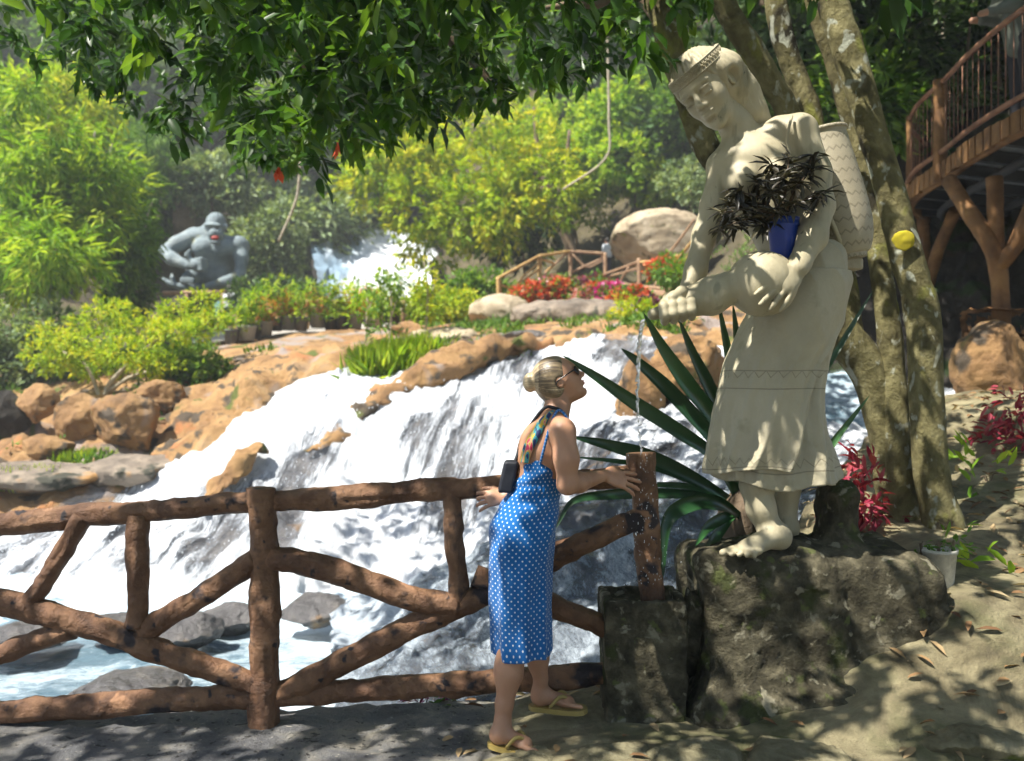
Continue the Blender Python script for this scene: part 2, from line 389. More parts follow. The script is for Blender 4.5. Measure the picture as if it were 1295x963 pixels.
def skinmat(name, c, c2):
    m, t, b, N, L = nmat(name); v = coords(t)
    L(ramp(t, nz(t, v, 7, 4), [(.35, c), (.65, c2)]), b.inputs['Base Color'])
    b.inputs['Roughness'].default_value = .48; b.inputs['Subsurface Weight'].default_value = .12
    b.inputs['Subsurface Radius'].default_value = (.02, .008, .004); b.inputs['Subsurface Scale'].default_value = .6
    bump(t, b, nz(t, v, 260, 3), .15, .001); return m
M_skin = skinmat('skin', (.40, .205, .12), (.47, .255, .155))

# water: broken white foam over the rock, streaks run along v of the uv
def water_mat(name, sx, sy, thr, tex='UV', col=(.80, .84, .87), blue=(.20, .34, .44), warp=1.2, soft=.10):
    m, t, b, N, L = nmat(name)
    v = coords(t, tex, (sx, sy, 1)); a = nz(t, v, 1., 9, .72, warp)
    v2 = coords(t, tex, (sx * .2, sy * .28, 1)); a2 = nz(t, v2, 1., 4, .5, .5)
    v3 = coords(t, tex, (sx * 2.8, sy * 2.8, 1)); a3 = nz(t, v3, 1., 6, .75, warp * .8)
    s = mth(t, 'ADD', mth(t, 'MULTIPLY', a, .55), mth(t, 'ADD', mth(t, 'MULTIPLY', a2, .75), mth(t, 'MULTIPLY', a3, .55)))
    att = N('ShaderNodeAttribute'); att.attribute_name = 'tint'
    s = mth(t, 'ADD', s, mth(t, 'MULTIPLY', mth(t, 'SUBTRACT', att.outputs['Fac'], .5), .8))
    fac = ramp(t, mth(t, 'SUBTRACT', s, thr), [(.5 - soft, 0.), (.5 + soft * .6, 1.)])
    L(mixc(t, fac, blue, col), b.inputs['Base Color']); b.inputs['Roughness'].default_value = .55
    bump(t, b, mth(t, 'ADD', a, mth(t, 'MULTIPLY', a3, .6)), .9, .05)
    return m, t, b, fac
M_fall, t, b, fac = water_mat('falling_water', 7.0, 3.4, .40, warp=.35, col=(.66, .69, .73), blue=(.30, .34, .40), soft=.13)
tr = t.nodes.new('ShaderNodeBsdfTransparent'); mx = t.nodes.new('ShaderNodeMixShader')
t.links.new(ramp(t, fac, [(0., .12), (.8, 1.)]), mx.inputs[0]); t.links.new(tr.outputs[0], mx.inputs[1]); t.links.new(b.outputs[0], mx.inputs[2])
t.links.new(mx.outputs[0], t.nodes['Material Output'].inputs[0])
M_film, t, b, fac = water_mat('thin_water_film', 7, 9, .46, blue=(.10, .15, .22), col=(.60, .68, .76), soft=.22)
tr = t.nodes.new('ShaderNodeBsdfTransparent'); mx = t.nodes.new('ShaderNodeMixShader')
t.links.new(ramp(t, fac, [(0., .30), (1., .9)]), mx.inputs[0]); t.links.new(tr.outputs[0], mx.inputs[1]); t.links.new(b.outputs[0], mx.inputs[2])
t.links.new(mx.outputs[0], t.nodes['Material Output'].inputs[0]); b.inputs['Roughness'].default_value = .2
M_pool, t, b, fac = water_mat('pool_water', 1.5, 3.0, .56, tex='Object', blue=(.11, .18, .23), col=(.60, .72, .80), soft=.16)
b.inputs['Roughness'].default_value = .12; t.links.new(ramp(t, fac, [(0., .08), (1., .6)]), b.inputs['Roughness'])

# ground: wet grey concrete at the left, mossy stones to the right
M_ground, t, b, N, L = nmat('trodden_stone_ground')
v = coords(t); gx = t.nodes.new('ShaderNodeSeparateXYZ'); geo = N('ShaderNodeNewGeometry'); L(geo.outputs['Position'], gx.inputs[0])
left = ramp(t, nz(t, v, 3.1, 12, .72, .6), [(.3, (.06, .062, .068)), (.46, (.15, .15, .155)), (.56, (.23, .22, .20)), (.64, (.33, .30, .24)), (.78, (.42, .38, .30))])
left = mixc(t, ramp(t, nz(t, v, 26, 4, .6), [(.60, 0.), (.66, 1.)]), left, (.035, .033, .03)); left = mixc(t, ramp(t, nz(t, v, 44, 3, .6), [(.64, 0.), (.70, 1.)]), left, (.40, .37, .31))
right = ramp(t, nz(t, v, 3.2, 9, .68, .6), [(.28, (.06, .05, .03)), (.45, (.21, .175, .095)), (.6, (.40, .345, .20)), (.78, (.52, .46, .29))])
right = mixc(t, ramp(t, nz(t, v, 2.1, 6), [(.50, 0.), (.70, .8)]), right, (.12, .14, .045))
fx = mth(t, 'ADD', gx.outputs[0], mth(t, 'MULTIPLY', nz(t, v, 3, 4), .5))
L(mixc(t, ramp(t, mth(t, 'MULTIPLY', fx, 1.), [(.1, 0.), (.35, 1.)]), left, right), b.inputs['Base Color'])
b.inputs['Roughness'].default_value = .75
bump(t, b, mth(t, 'ADD', nz(t, v, 18, 10, .75), nz(t, v, 4, 5)), 1., .05)

# ------------------------------------------------------------------ terrain
xs = (-500, -250, -50, 80, 200, 330, 450, 530, 600, 700, 800, 900, 1000, 1150, 1300, 1500, 1900)
A = dict(zip(xs, [(650, 10.5), (645, 11), (640, 11.5), (622, 12), (600, 12.5), (518, 14), (470, 15.2), (470, 15.2), (458, 15.4), (434, 15.6), (432, 14.8), (440, 14), (460, 12.8), (490, 11), (510, 10), (520, 9), (520, 9)]))
B0 = dict(zip(xs, [(620, 12), (612, 12.5), (600, 13), (590, 13.5), (575, 13.8), (470, 15.6), (452, 16.3), (455, 16.6), (444, 16.8), (424, 17.2), (420, 16.2), (425, 15.5), (440, 14.5), (450, 12.5), (440, 11.5), (430, 10.5), (420, 10)]))
B = dict(zip(xs, [(575, 14), (570, 14.5), (560, 15), (540, 15.5), (484, 16.5), (436, 19), (425, 20.2), (426, 20.2), (420, 20), (408, 19.5), (404, 18), (400, 17), (410, 16), (400, 14), (380, 12.5), (360, 11.5), (350, 11)]))
Cc = dict(zip(xs, [(500, 19), (500, 19), (480, 19), (455, 19.5), (450, 19.5), (430, 21.2), (419, 22.5), (417, 22.7), (408, 23), (392, 24), (388, 23), (384, 21), (375, 18), (350, 15.5), (320, 14), (300, 13), (290, 12.5)]))
D = dict(zip(xs, [(400, 26), (400, 26), (410, 26), (425, 27), (434, 28), (430, 31), (420, 36), (408, 38), (384, 36), (368, 30), (356, 29), (342, 27), (300, 21), (240, 18), (200, 16), (180, 15), (160, 14)]))
E = dict(zip(xs, [(280, 34), (280, 34), (280, 34), (290, 35), (310, 36), (345, 42), (296, 52), (300, 52), (322, 44), (330, 38), (300, 35), (262, 33), (190, 26), (120, 22), (80, 19), (60, 17), (40, 16)]))
G = {x: (60, 48) if x < 900 else (-60, 30) for x in xs}; G[450] = (190, 58); G[530] = (190, 58)
H = {x: (-260, 62) if x < 900 else (-500, 38) for x in xs}
A_ = {x: (A[x][0] + 40, A[x][1] - .15) for x in xs}
A = {x: (A[x][0] + 3, A[x][1] + .25) for x in xs}
g = patch([[(x, *r[x]) for x in xs] for r in (A_, A, B0, B, Cc, D, E, G, H)], 18, 22)
nrm = gnorm(g); p = g.reshape(-1, 3)
amp = np.interp(g[..., 1], [11, 15, 16.6, 18, 30, 60], [.22, .50, .26, .08, .3, .8]).ravel()
d = (fbm(p, .55, 5, 3, True) * .8 + fbm(p, 1.7, 4, 9, True) * .65 - .42) * amp
g = (p + nrm.reshape(-1, 3) * d[:, None] * np.sign(nrm.reshape(-1, 3)[:, 2:3] + 1e-6)).reshape(g.shape)
V, Q, uv = grid(g); k = 22 * 4 + 8; ncol = g.shape[1]; cut = (ncol - 1) * k
bank_V = g
o = obj('rock_bank_ground', V[:(k + 1) * ncol], Q[:cut], M_ochre); tag(o, kind='structure')
o = obj('hillside', V[k * ncol:], Q[cut:] - k * ncol, M_soil); tag(o, kind='structure')

# cascade: rock face and the water running over it
cx_ = (-500, -250, -50, 100, 220, 330, 420, 500, 580, 650, 720, 800, 900, 1000, 1150, 1300, 1500)
top = [(648, 11.6), (645, 11.7), (636, 12.2), (618, 12.6), (588, 13.3), (506, 14.8), (466, 15.9), (462, 16.1), (450, 16.3), (434, 16.6), (427, 16.3), (427, 15.6), (440, 14.3), (462, 13), (488, 11.3), (505, 10.4), (515, 9.6)]
m1 = [(680, 10.9), (676, 11), (668, 11.4), (655, 11.6), (630, 12), (560, 13.2), (520, 14), (508, 14.3), (492, 14.6), (476, 14.8), (466, 14.5), (470, 13.8), (485, 13), (500, 11.8), (520, 10.4), (530, 9.7), (540, 9)]
m2 = [(710, 10.6), (706, 10.6), (700, 10.9), (690, 11), (670, 11.2), (622, 12), (590, 12.6), (570, 12.9), (560, 13), (548, 13), (545, 12.4), (550, 11.6), (550, 10.9), (550, 10.4), (550, 9.8), (555, 9.3), (560, 8.6)]
m3 = [(745, 10.3), (742, 10.3), (735, 10.4), (728, 10.4), (715, 10.5), (690, 10.9), (668, 11.3), (650, 11.5), (640, 11.6), (628, 11.6), (618, 11), (610, 10), (600, 9.6), (590, 9.4), (582, 9), (580, 8.6), (580, 8.2)]
bot = [(790, 9.8), (788, 9.8), (785, 9.9), (775, 9.9), (765, 9.9), (755, 10), (745, 10.1), (735, 10.2), (720, 10.3), (700, 10.4), (690, 9.8), (680, 9), (660, 8.8), (640, 8.6), (625, 8.4), (620, 8), (620, 7.6)]
sub = [(840, 9.6), (840, 9.6), (840, 9.7), (830, 9.7), (820, 9.7), (810, 9.8), (800, 9.8), (790, 9.8), (780, 9.9), (760, 10), (760, 9.4), (760, 8.8), (740, 8.6), (720, 8.4), (700, 8.2), (690, 7.8), (690, 7.4)]
g = patch([[(x, *c) for x, c in zip(cx_, r)] for r in (top, m1, m2, m3, bot, sub)], 28, 36)
nr = gnorm(g); nr *= np.where(nr[..., 1:2] > 0, -1, 1); p = g.reshape(-1, 3)
# the rock steps: ridges run down the slope
rk = fbm(p * np.array([1, .6, .5]), 1.5, 5, 31, True) * .16 + fbm(p, 5, 3, 44) * .05 + fbm(p * np.array([1.2, .5, .35]), .55, 3, 12) * .22
edge = np.minimum(1, np.arange(g.shape[0]) / 14)[:, None]
gr = g + nr * (rk.reshape(g.shape[:2]) * edge)[..., None]
V, Q, uv = grid(gr); tag(obj('cascade_rock', V, Q, M_wet_rock), kind='structure')
# where the sheet of water is thick (+) or torn (-), by rock relief and by picture-independent world noise
fl = fbm(p * np.array([1.1, .5, .35]), .9, 4, 77).reshape(g.shape[:2])
wv = nr * (.075 + .05 * fbm(p * np.array([2.2, 1, .9]), 2.2, 4, 5, True).reshape(g.shape[:2]) + .03 * fbm(p * np.array([3, 1.4, 1.2]), 6, 2, 55).reshape(g.shape[:2]) - .22 * np.clip(rk.reshape(g.shape[:2]) - .14, 0, 1) )[..., None] * edge[..., None]
V, Q, uv = grid(gr + wv, (46, 4.5)); uv[:, 0] += 1.5 * uv[:, 1]; m, n = g.shape[:2]
tt = .50 + .75 * fl - .9 * np.clip(rk.reshape(g.shape[:2]) - .12, 0, 1)
vv = np.linspace(0, 1, m)[:, None]; uu = np.linspace(0, 1, n)[None]; tt = tt + .38 * sstep(.26, .31, uu) * sstep(.52, .44, uu) * sstep(.42, .25, vv); tt = tt + .45 * sstep(.62, .85, vv) - .35 * sstep(.06, .0, vv)
def px_of(G): return CX + F * G[..., 0] / G[..., 1], CY - F * (G[..., 2] - HC) / G[..., 1]
casc, casc_n, gr_shape = gr, nr, g.shape
tag(obj('waterfall', V, Q, M_fall, uv=uv, tint=np.clip(tt, 0, 1).ravel()), kind='structure')

# rock spine that splits the upper cascade
def ridge(name, pts, rad, mat, label=None, cat='rock', squash=(1, 1, .5), seed=0, kind=None, n=48, sub=18):
    pw = np.array([P(*q) for q in pts]); V, Q, T, uv = tube(pw, rad, n, .0, 1, seed, sub)
    ctr = crm(pw, sub); ctr = np.concatenate([np.repeat(ctr, n, 0), pw[:1], pw[-1:]])
    V = ctr + (V - ctr) * np.array(squash) * (1.05 + .9 * fbm(V, 1.1, 4, seed, True))[:, None]
    V = V + np.stack([fbm(V, 1.3, 4, seed + 3), fbm(V, 1.3, 4, seed + 4), .8 * fbm(V, 1.6, 4, seed + 5, True)], 1) * .26
    o = obj(name, V, [Q, T], mat); return tag(o, label, cat if label else None, kind=kind)
ridge('rock_spine', [(385, 578, 12.5), (410, 560, 12.85), (440, 537, 13.35), (490, 506, 14.15), (560, 472, 14.9), (630, 450, 15.4), (700, 438, 15.9)], [.02, .09, .12, .18, .25, .28, .1], M_ochre,
      'long brown rock ridge that splits the white cascade below the tall green grass', squash=(1, 1.2, .6), seed=5)
ridge('rock_spine', [(255, 655, 10.9), (280, 620, 11.5), (305, 590, 12.0), (335, 578, 12.4)], [.04, .12, .12, .04], M_ochre,
      'small ochre rock outcrop sticking out of the cascade above the left fence panel', squash=(1, 1, .6), seed=8)

# pool
gx, gy = np.meshgrid(np.linspace(-14, 9, 150), np.linspace(3.4, 11.4, 110))
p = np.c_[gx.ravel(), gy.ravel(), np.zeros(gx.size)]
z = -1.02 + .05 * fbm(p * [1, .7, 1], 2.2, 4, 4, True) + .10 * fbm(p, .8, 3, 8) + .16 * sstep(8.6, 10, p[:, 1]) * (1 + fbm(p, 2.5, 3, 2))
V, Q, uv = grid(np.stack([gx, gy, z.reshape(gx.shape)], -1))
tag(obj('river_pool_water', V, Q, M_pool, tint=np.clip(.42 + .42 * sstep(8, 10, V[:, 1]) + .22 * sstep(-3.2, -1.6, V[:, 0]) * sstep(5, 7.5, V[:, 1]) - .1 * sstep(-4.2, -6, V[:, 0]) + .3 * fbm(V, .7, 3, 9), 0, 1)), kind='structure')

# near ground (one sheet)
def ground_z(X, Y):
    a = sstep(.8, 2.1, X) * sstep(3.1, 3.9, Y); c = sstep(2.0, 4.5, X)
    z = .02 + .06 * sstep(-.25, .35, X) + a * (.37 + .15 * np.clip(Y - 3.6, -.8, 3.4)) + c * .12 * np.clip(Y - 3.4, 0, 3.5)
    e = np.interp(X, [-8, -2.4, -1.1, 0, .5, 1.2, 1.9, 2.8, 4, 8], [3.75, 3.80, 4.0, 4.1, 4.25, 4.8, 5.6, 7.0, 8.2, 9])
    q = np.stack([X.ravel(), Y.ravel(), 0 * X.ravel()], -1)
    e = e + .10 * fbm(q, 3, 3, 5).reshape(X.shape)
    z = z + .018 * fbm(q, 5, 4, 3, True).reshape(X.shape) + .05 * a * fbm(q, 2.2, 4, 6, True).reshape(X.shape)
    return z * (1 - sstep(e, e + .45, Y)) + (-1.5) * sstep(e, e + .45, Y)
gx, gy = np.meshgrid(np.linspace(-9, 9, 420), np.linspace(-6, 10.5, 360))
V, Q, uv = grid(np.stack([gx, gy, ground_z(gx, gy)], -1))
tag(obj('near_ground', V, Q, M_ground), kind='structure')
gx, gy = np.meshgrid(np.linspace(-75, 75, 30), np.linspace(-20, 75, 30))
V, Q, uv = grid(np.stack([gx, gy, 0 * gx - 1.9], -1)); tag(obj('far_ground', V, Q, M_soil), kind='structure')

# boulders
def ico(sub):
    bm = bmesh.new(); bmesh.ops.create_icosphere(bm, subdivisions=sub, radius=1)
    V = np.array([v.co[:] for v in bm.verts]); T = np.array([[v.index for v in f.verts] for f in bm.faces]); bm.free(); return V, T
ICO5, ICO4, ICO3 = ico(6), ico(5), ico(4)
def boulder(name, c, r, mat, seed, label=None, cat='rock', cuts=9, rough=.12, group=None, parent=None, tmpl=None, power=1.0, fine=None):
    V, T = tmpl or ICO4; g = np.random.default_rng(seed); r = np.array(r, float)
    V = np.sign(V) * np.abs(V) ** power; V = V / np.linalg.norm(V, axis=1)[:, None] ** (.55 if power < 1 else 1)
    for q in rdir(cuts, g):
        h = .62 + .25 * g.random(); dd = V @ q; V = V - q[None] * np.maximum(dd - h, 0)[:, None] * .92
    V = V * (1 + rough * fbm(V * r / r.mean(), 1.6, 4, seed, True))[:, None] * r + np.array(c)
    V = V + fbm(V, 2.8 / r.mean() , 4, seed + 9)[:, None] * rough * .3 * r.mean()
    fq = 16 if fine else 5.5 / r.mean()
    V = V + np.stack([fbm(V, fq, 3, seed, True), fbm(V, fq, 3, seed + 1), fbm(V, fq, 3, seed + 2, True)], 1) * (fine or r.mean() * .045)
    o = obj(name, V, T, mat, parent)
    return tag(o, label, cat if label else None, group)
def bpx(name, px, py, Y, wpx, hpx, mat, seed, label, **k):
    r = (PX(wpx / 2, Y), PX(wpx / 2, Y) * k.pop('dep', .8), PX(hpx / 2, Y))
    return boulder(name, P(px, py, Y), r, mat, seed, label, **k)
bpx('boulder', 59, 568, 13.6, 66, 36, M_ochre, 1, 'low brown boulder on the flat ledge beyond the left fence', rough=.08)
bpx('boulder', 101, 532, 14.2, 60, 66, M_ochre, 2, 'tall brown boulder under the spreading lime shrub, left of the big golden boulder')
bpx('boulder', 160, 540, 14.0, 92, 82, M_ochre, 3, 'big golden boulder with a dark hollow, under the spreading lime shrub')
bpx('boulder', 203, 502, 15.0, 56, 46, M_ochre, 4, 'orange brown boulder wedged above the golden boulder, below the green bank shrub')
bpx('boulder', 48, 512, 14.8, 50, 50, M_ochre, 5, 'brown upright boulder half in shade at the far left, behind the low brown one')
bpx('ledge_rock', 40, 604, 12.5, 190, 34, M_grey_rock, 24, 'flat grey brown rock ledge at the far left behind the fence', rough=.14)
bpx('ledge_rock', 168, 596, 12.9, 150, 40, M_grey_rock, 25, 'flat grey brown rock ledge below the golden boulder', rough=.14)
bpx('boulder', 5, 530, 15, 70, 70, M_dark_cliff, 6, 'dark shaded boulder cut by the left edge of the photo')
bpx('boulder', 632, 398, 22, 80, 50, M_tan_rock, 7, 'smooth rounded tan boulder at the left foot of the flower bed', cuts=3, rough=.05)
bpx('boulder', 836, 306, 27.5, 130, 78, M_tan_rock, 8, 'large smooth sloping tan rock slab behind the rustic bridge rail', cuts=5, rough=.05)
bpx('boulder', 560, 430, 19, 90, 34, M_tan_rock, 9, 'flat pale rock among rubble above the tall grass tuft')
bpx('boulder', 625, 436, 18, 60, 26, M_grey_rock, 10, 'low grey rock at the lip of the cascade, right of the grass tuft')
bpx('boulder', 668, 428, 17.6, 66, 18, M_wet_rock, 12, 'wet blue black rock in the stream above the cascade lip')
bpx('boulder', 1262, 468, 8.5, 110, 120, M_ochre, 13, 'shaded orange brown boulder under the walkway support', rough=.1)
bpx('boulder', 808, 500, 11.8, 64, 110, M_ochre, 14, 'ochre mossy rock face in the cascade behind the long green leaves', rough=.1)
bpx('boulder', 862, 468, 12.2, 120, 84, M_ochre, 15, 'cracked ochre boulder behind the upright agave leaves', rough=.22)
bpx('boulder', 740, 403, 20, 190, 48, M_grey_rock, 16, 'broad rough stone bank under the coral and magenta flowers', rough=.14, dep=.4)
bpx('boulder', 520, 425, 20, 60, 34, M_ochre, 17, 'brown rock right of the yellow green sapling above the tall grass')
# rocks in the pool
for i, (px, py, Y, wp, hp, m_, lb) in enumerate([
    (150, 795, 8.3, 90, 34, M_wet_rock, 'dark wet rock between the left fence braces, leftmost of three in the pool'),
    (235, 800, 8.2, 100, 44, M_wet_rock, 'grey wet pool rock left of the main fence post, middle of three'),
    (290, 785, 8.8, 80, 40, M_wet_rock, 'cracked dark rock in the pool just left of the main fence post'),
    (395, 772, 8.7, 90, 40, M_wet_rock, 'dark rock with an ochre top in the pool right of the main fence post'),
    (30, 803, 8.0, 120, 34, M_wet_rock, 'flat dark rock in the pool near the left edge of the photo'),
    (165, 872, 6.3, 150, 34, M_wet_rock, 'broad dark rock under blue white rapids low behind the left fence'),
    (130, 882, 5.8, 44, 24, M_wet_rock, 'small black rock poking out of the rapids above the lowest rail'),
    (216, 912, 4.5, 64, 22, M_wet_rock, 'dark wet stone at the near edge of the left bank'),
    (198, 922, 4.3, 52, 16, M_tan_rock, 'flat yellow stone at the near edge of the left bank'),
    (130, 925, 4.35, 46, 12, M_tan_rock, 'thin pale stone beside the grass at the near left bank')]):
    bpx('pool_rock', px, py, Y, wp, hp, m_, 40 + i, lb, rough=.12)
# big wet rock under the statue plant
g = patch([[(x, y, Y) for x, (y, Y) in zip((430, 500, 560, 620, 700, 780, 860, 960, 1080), r)] for r in (
    [(770, 9), (752, 8.6), (735, 8.2), (700, 8), (655, 7.8), (640, 7.6), (632, 7.2), (625, 7), (615, 7)],
    [(800, 8.4), (780, 7.9), (752, 7.5), (728, 7.3), (690, 7), (665, 6.8), (655, 6.5), (650, 6.3), (640, 6.2)],
    [(830, 7.8), (815, 7.2), (800, 6.7), (785, 6.4), (755, 6.2), (735, 6), (715, 5.7), (700, 5.5), (690, 5.4)],
    [(870, 7), (860, 6.4), (850, 5.9), (842, 5.6), (830, 5.4), (815, 5.2), (795, 5), (780, 4.9), (770, 4.8)],
    [(905, 6.5), (905, 5.6), (905, 5.1), (900, 4.8), (895, 4.6), (890, 4.55), (880, 4.5), (870, 4.45), (860, 4.4)],
    [(960, 6.2), (965, 5.2), (965, 4.8), (965, 4.5), (960, 4.4), (960, 4.35), (950, 4.3), (940, 4.3), (930, 4.3)])], 22, 22)
nr = gnorm(g); nr *= np.where(nr[..., 2:3] < 0, -1, 1); p = g.reshape(-1, 3)
dd = (fbm(p, 1.2, 5, 61, True) * .16 + fbm(p, 6, 4, 63, True) * .05).reshape(g.shape[:2])
gg = g + nr * dd[..., None]; V, Q, uv = grid(gg)
tag(obj('wet_rock_slope', V, Q, M_wet_rock), kind='structure')
V, Q, uv = grid(gg + nr * (.018 + .02 * fbm(p * [1, 2, 2], 6, 3, 9).reshape(g.shape[:2]))[..., None], (9, 5))
tag(obj('water_film', V, Q, M_film, uv=uv, tint=np.clip(.46 + .4 * fbm(V, 1.6, 3, 7) + .4 * sstep(7.2, 8.6, V[:, 1]), 0, 1)), kind='structure')

# upper waterfall
g = patch([[(x, y, Y) for x, (y, Y) in zip((392, 410, 440, 470, 500, 530, 548), r)] for r in (
    [(296, 44), (290, 45), (288, 46), (296, 46), (300, 46), (308, 46), (326, 45)],
    [(315, 43), (312, 43.5), (312, 44), (314, 44), (318, 44), (324, 44), (336, 43)],
    [(345, 40), (342, 41), (342, 42), (340, 42), (340, 42), (342, 42), (345, 41)],
    [(372, 38), (370, 39), (372, 39), (374, 39), (374, 39), (372, 39), (370, 39)],
    [(400, 37), (400, 37.5), (400, 37.5), (400, 37.5), (400, 37.5), (400, 37.5), (400, 37)])], 12, 16)
nr = gnorm(g); nr *= np.where(nr[..., 1:2] > 0, -1, 1); p = g.reshape(-1, 3)
rk = (fbm(p * [1, .6, .5], .5, 4, 8, True) * .5).reshape(g.shape[:2]) * sstep(0, .25, np.linspace(0, 1, g.shape[0]))[:, None]; gr = g + nr * rk[..., None]
V, Q, uv = grid(gr); tag(obj('upper_fall_rock', V, Q, M_dark_cliff), kind='structure')
V, Q, uv = grid(gr + nr * (.25 + .12 * fbm(p * [2, 1, .6], 1.5, 3, 2, True).reshape(g.shape[:2]))[..., None], (14, 2.4))
M_fall2, t, b, fac = water_mat('upper_falling_water', 3.5, 1.8, .38, col=(.78, .82, .86), blue=(.22, .32, .42), soft=.2)
tag(obj('upper_waterfall', V, Q, M_fall2, uv=uv, tint=np.clip(.22 + .6 * sstep(-8, -6.2, V[:, 0]) + .35 * fbm(V, .5, 3, 3), 0, 1)), kind='structure')  # tint turns the left part bluer, painting that side of the veil as shaded
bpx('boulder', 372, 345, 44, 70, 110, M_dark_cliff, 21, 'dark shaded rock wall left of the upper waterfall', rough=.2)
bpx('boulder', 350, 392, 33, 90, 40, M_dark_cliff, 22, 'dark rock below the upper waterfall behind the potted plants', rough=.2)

# dark cliff under the walkway at the right
g = patch([[(x, y, Y) for x, (y, Y) in zip((1020, 1080, 1150, 1220, 1300, 1420, 1600), r)] for r in (
    [(150, 14), (150, 14), (150, 13.5), (150, 13), (140, 12.5), (120, 12), (100, 11)],
    [(280, 13.5), (280, 13.5), (280, 13), (280, 12.5), (270, 12), (260, 11.5), (250, 10)],
    [(400, 12.5), (400, 12.5), (400, 12), (400, 11.5), (400, 11), (400, 10.5), (400, 9.5)],
    [(500, 11.5), (500, 11.5), (505, 11), (505, 10.5), (505, 10), (505, 9.5), (505, 9)],
    [(600, 10.5), (600, 10.5), (600, 10), (600, 9.6), (600, 9.2), (600, 9), (600, 8.5)])], 24, 22)
nr = gnorm(g); nr *= np.where(nr[..., 1:2] > 0, -1, 1); p = g.reshape(-1, 3)
g = g + nr * ((fbm(p, .9, 5, 15, True) * .5 + fbm(p, 4, 3, 18) * .12)).reshape(g.shape[:2])[..., None]
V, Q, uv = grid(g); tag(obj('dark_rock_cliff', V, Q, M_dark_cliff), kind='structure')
# ------------------------------------------------------------------ rustic log fence in front of the river
YF = 3.8
def pline(pts, Y): return np.array([P(q[0], q[1], q[2] if len(q) > 2 else Y) for q in pts])
fence = empty('rustic_fence', P(333, 925, YF), 'long rustic brown log fence with crossed braces between the path and the river', 'fence')
def log(name, pts, r, mat=None, Y=YF, parent=fence, seed=0, n=30, bmp=.010, sub=None, ox=0):
    pts = pline(pts, Y + ox); L = np.linalg.norm(np.diff(pts, axis=0), axis=1).sum()
    sub = sub or max(2, int(L / .014 / (len(pts) - 1)))
    rr = PX(np.broadcast_to(r, (len(pts),)), Y)
    V, Q, T, uv = tube(pts, rr, n, bmp, 16, seed, sub)
    ctr = V.mean(0); V = V + (fbm(V, 5, 2, seed + 4)[:, None] * .006)
    # long bark grooves
    ax = (pts[-1] - pts[0]) / np.linalg.norm(pts[-1] - pts[0]); along = (V @ ax)[:, None] * ax; q = (V - along) * 34 + along * 5
    gr = fbm(q, 1, 2, seed + 7, True); c0 = crm(pts, sub); c0 = np.concatenate([np.repeat(c0, n, 0), pts[:1], pts[-1:]])
    rad = V - c0; V = c0 + rad * (1 + .15 * gr)[:, None]
    return obj(name, V, [Q, T], mat or M_log, parent)
log('post', [(335, 935), (334, 860), (335, 780), (333, 700), (332, 650), (331, 617)], [20, 18, 17, 17, 17, 17.5], seed=1)
log('post', [(824, 762), (819, 700), (816, 640), (812, 600), (811, 573)], [14.5, 15.5, 15.5, 16, 16.5], seed=2)
log('top_rail', [(-420, 690), (-200, 676), (-60, 668), (30, 661), (100, 653), (170, 648), (250, 641), (333, 634), (430, 629), (520, 622), (610, 617), (700, 610), (800, 602)], [13, 13, 13, 13.5, 13.5, 13, 12, 12.5, 13.5, 13, 13, 12.5, 12], seed=3, ox=.012)
log('bottom_rail', [(-420, 925), (-200, 912), (-60, 903), (60, 897), (150, 890), (240, 885), (333, 880), (450, 874), (560, 866), (680, 859), (790, 850)], [13, 13, 14, 14, 14, 14, 14, 13.5, 14, 14, 13], seed=4, ox=.012)
log('spindle', [(174, 652), (173, 700), (175, 750), (173, 792)], [13, 13, 12.5, 13], seed=5)
log('spindle', [(571, 622), (574, 670), (578, 720), (580, 765)], [12, 12, 12.5, 13], seed=6)
log('brace', [(106, 653), (72, 712), (34, 770)], [12, 11, 12], seed=7)
log('brace', [(-200, 700), (-90, 735), (0, 760), (60, 778), (140, 800), (200, 824), (260, 845), (330, 868)], [13, 14, 15, 15, 14.5, 14, 13, 13], seed=8, ox=-.012)
log('brace', [(-150, 862), (-40, 838), (30, 816), (92, 794)], [12, 12, 12, 13], seed=9)
log('brace', [(180, 802), (220, 775), (270, 745), (325, 708)], [13, 13, 12.5, 13], seed=10, ox=.005)
log('brace', [(340, 704), (400, 716), (480, 741), (530, 757), (580, 768)], [14, 15, 15, 14.5, 14], seed=11, ox=-.006)
log('brace', [(352, 880), (400, 856), (480, 815), (560, 775), (640, 738), (710, 701), (812, 652)], [14, 14, 15, 15, 14, 13.5, 13], seed=12, ox=.008)
log('brace', [(600, 728), (650, 747), (697, 764), (735, 780), (772, 797)], [13, 13, 13, 13.5, 12], seed=13, ox=-.008)

# mossy concrete pillar that carries the right fence post
YP = 3.80
pill = empty('stone_pillar', P(812, 925, YP), 'square blackened concrete pillar with a hollow chipped top holding the right fence post', 'pillar')
def rough_box(name, c, size, mat, parent=None, seg=26, amp=.012, seed=0, taper=0):
    V, T = [], []
    s = Sculpt(np.array(c) - np.array(size) / 2 - .05, np.array(c) + np.array(size) / 2 + .05, max(size) / seg / 1.6)
    ax = [s.lo[i] + s.h * np.arange(s.n[i]) for i in range(3)]; G = np.stack(np.meshgrid(*ax, indexing='ij'), -1)
    hs = np.array(size) / 2 - .012; q = G - np.array(c); q[..., :2] *= (1 + taper * (q[..., 2:3] / size[2] + .5))
    q = np.abs(q) - hs; d = np.linalg.norm(np.maximum(q, 0), axis=-1) + np.minimum(q.max(-1), 0) - .012
    s.d = (d + amp * fbm(G.reshape(-1, 3), 9, 4, seed).reshape(d.shape) + amp * .5 * fbm(G.reshape(-1, 3), 30, 2, seed + 3).reshape(d.shape)).astype(np.float32)
    return s
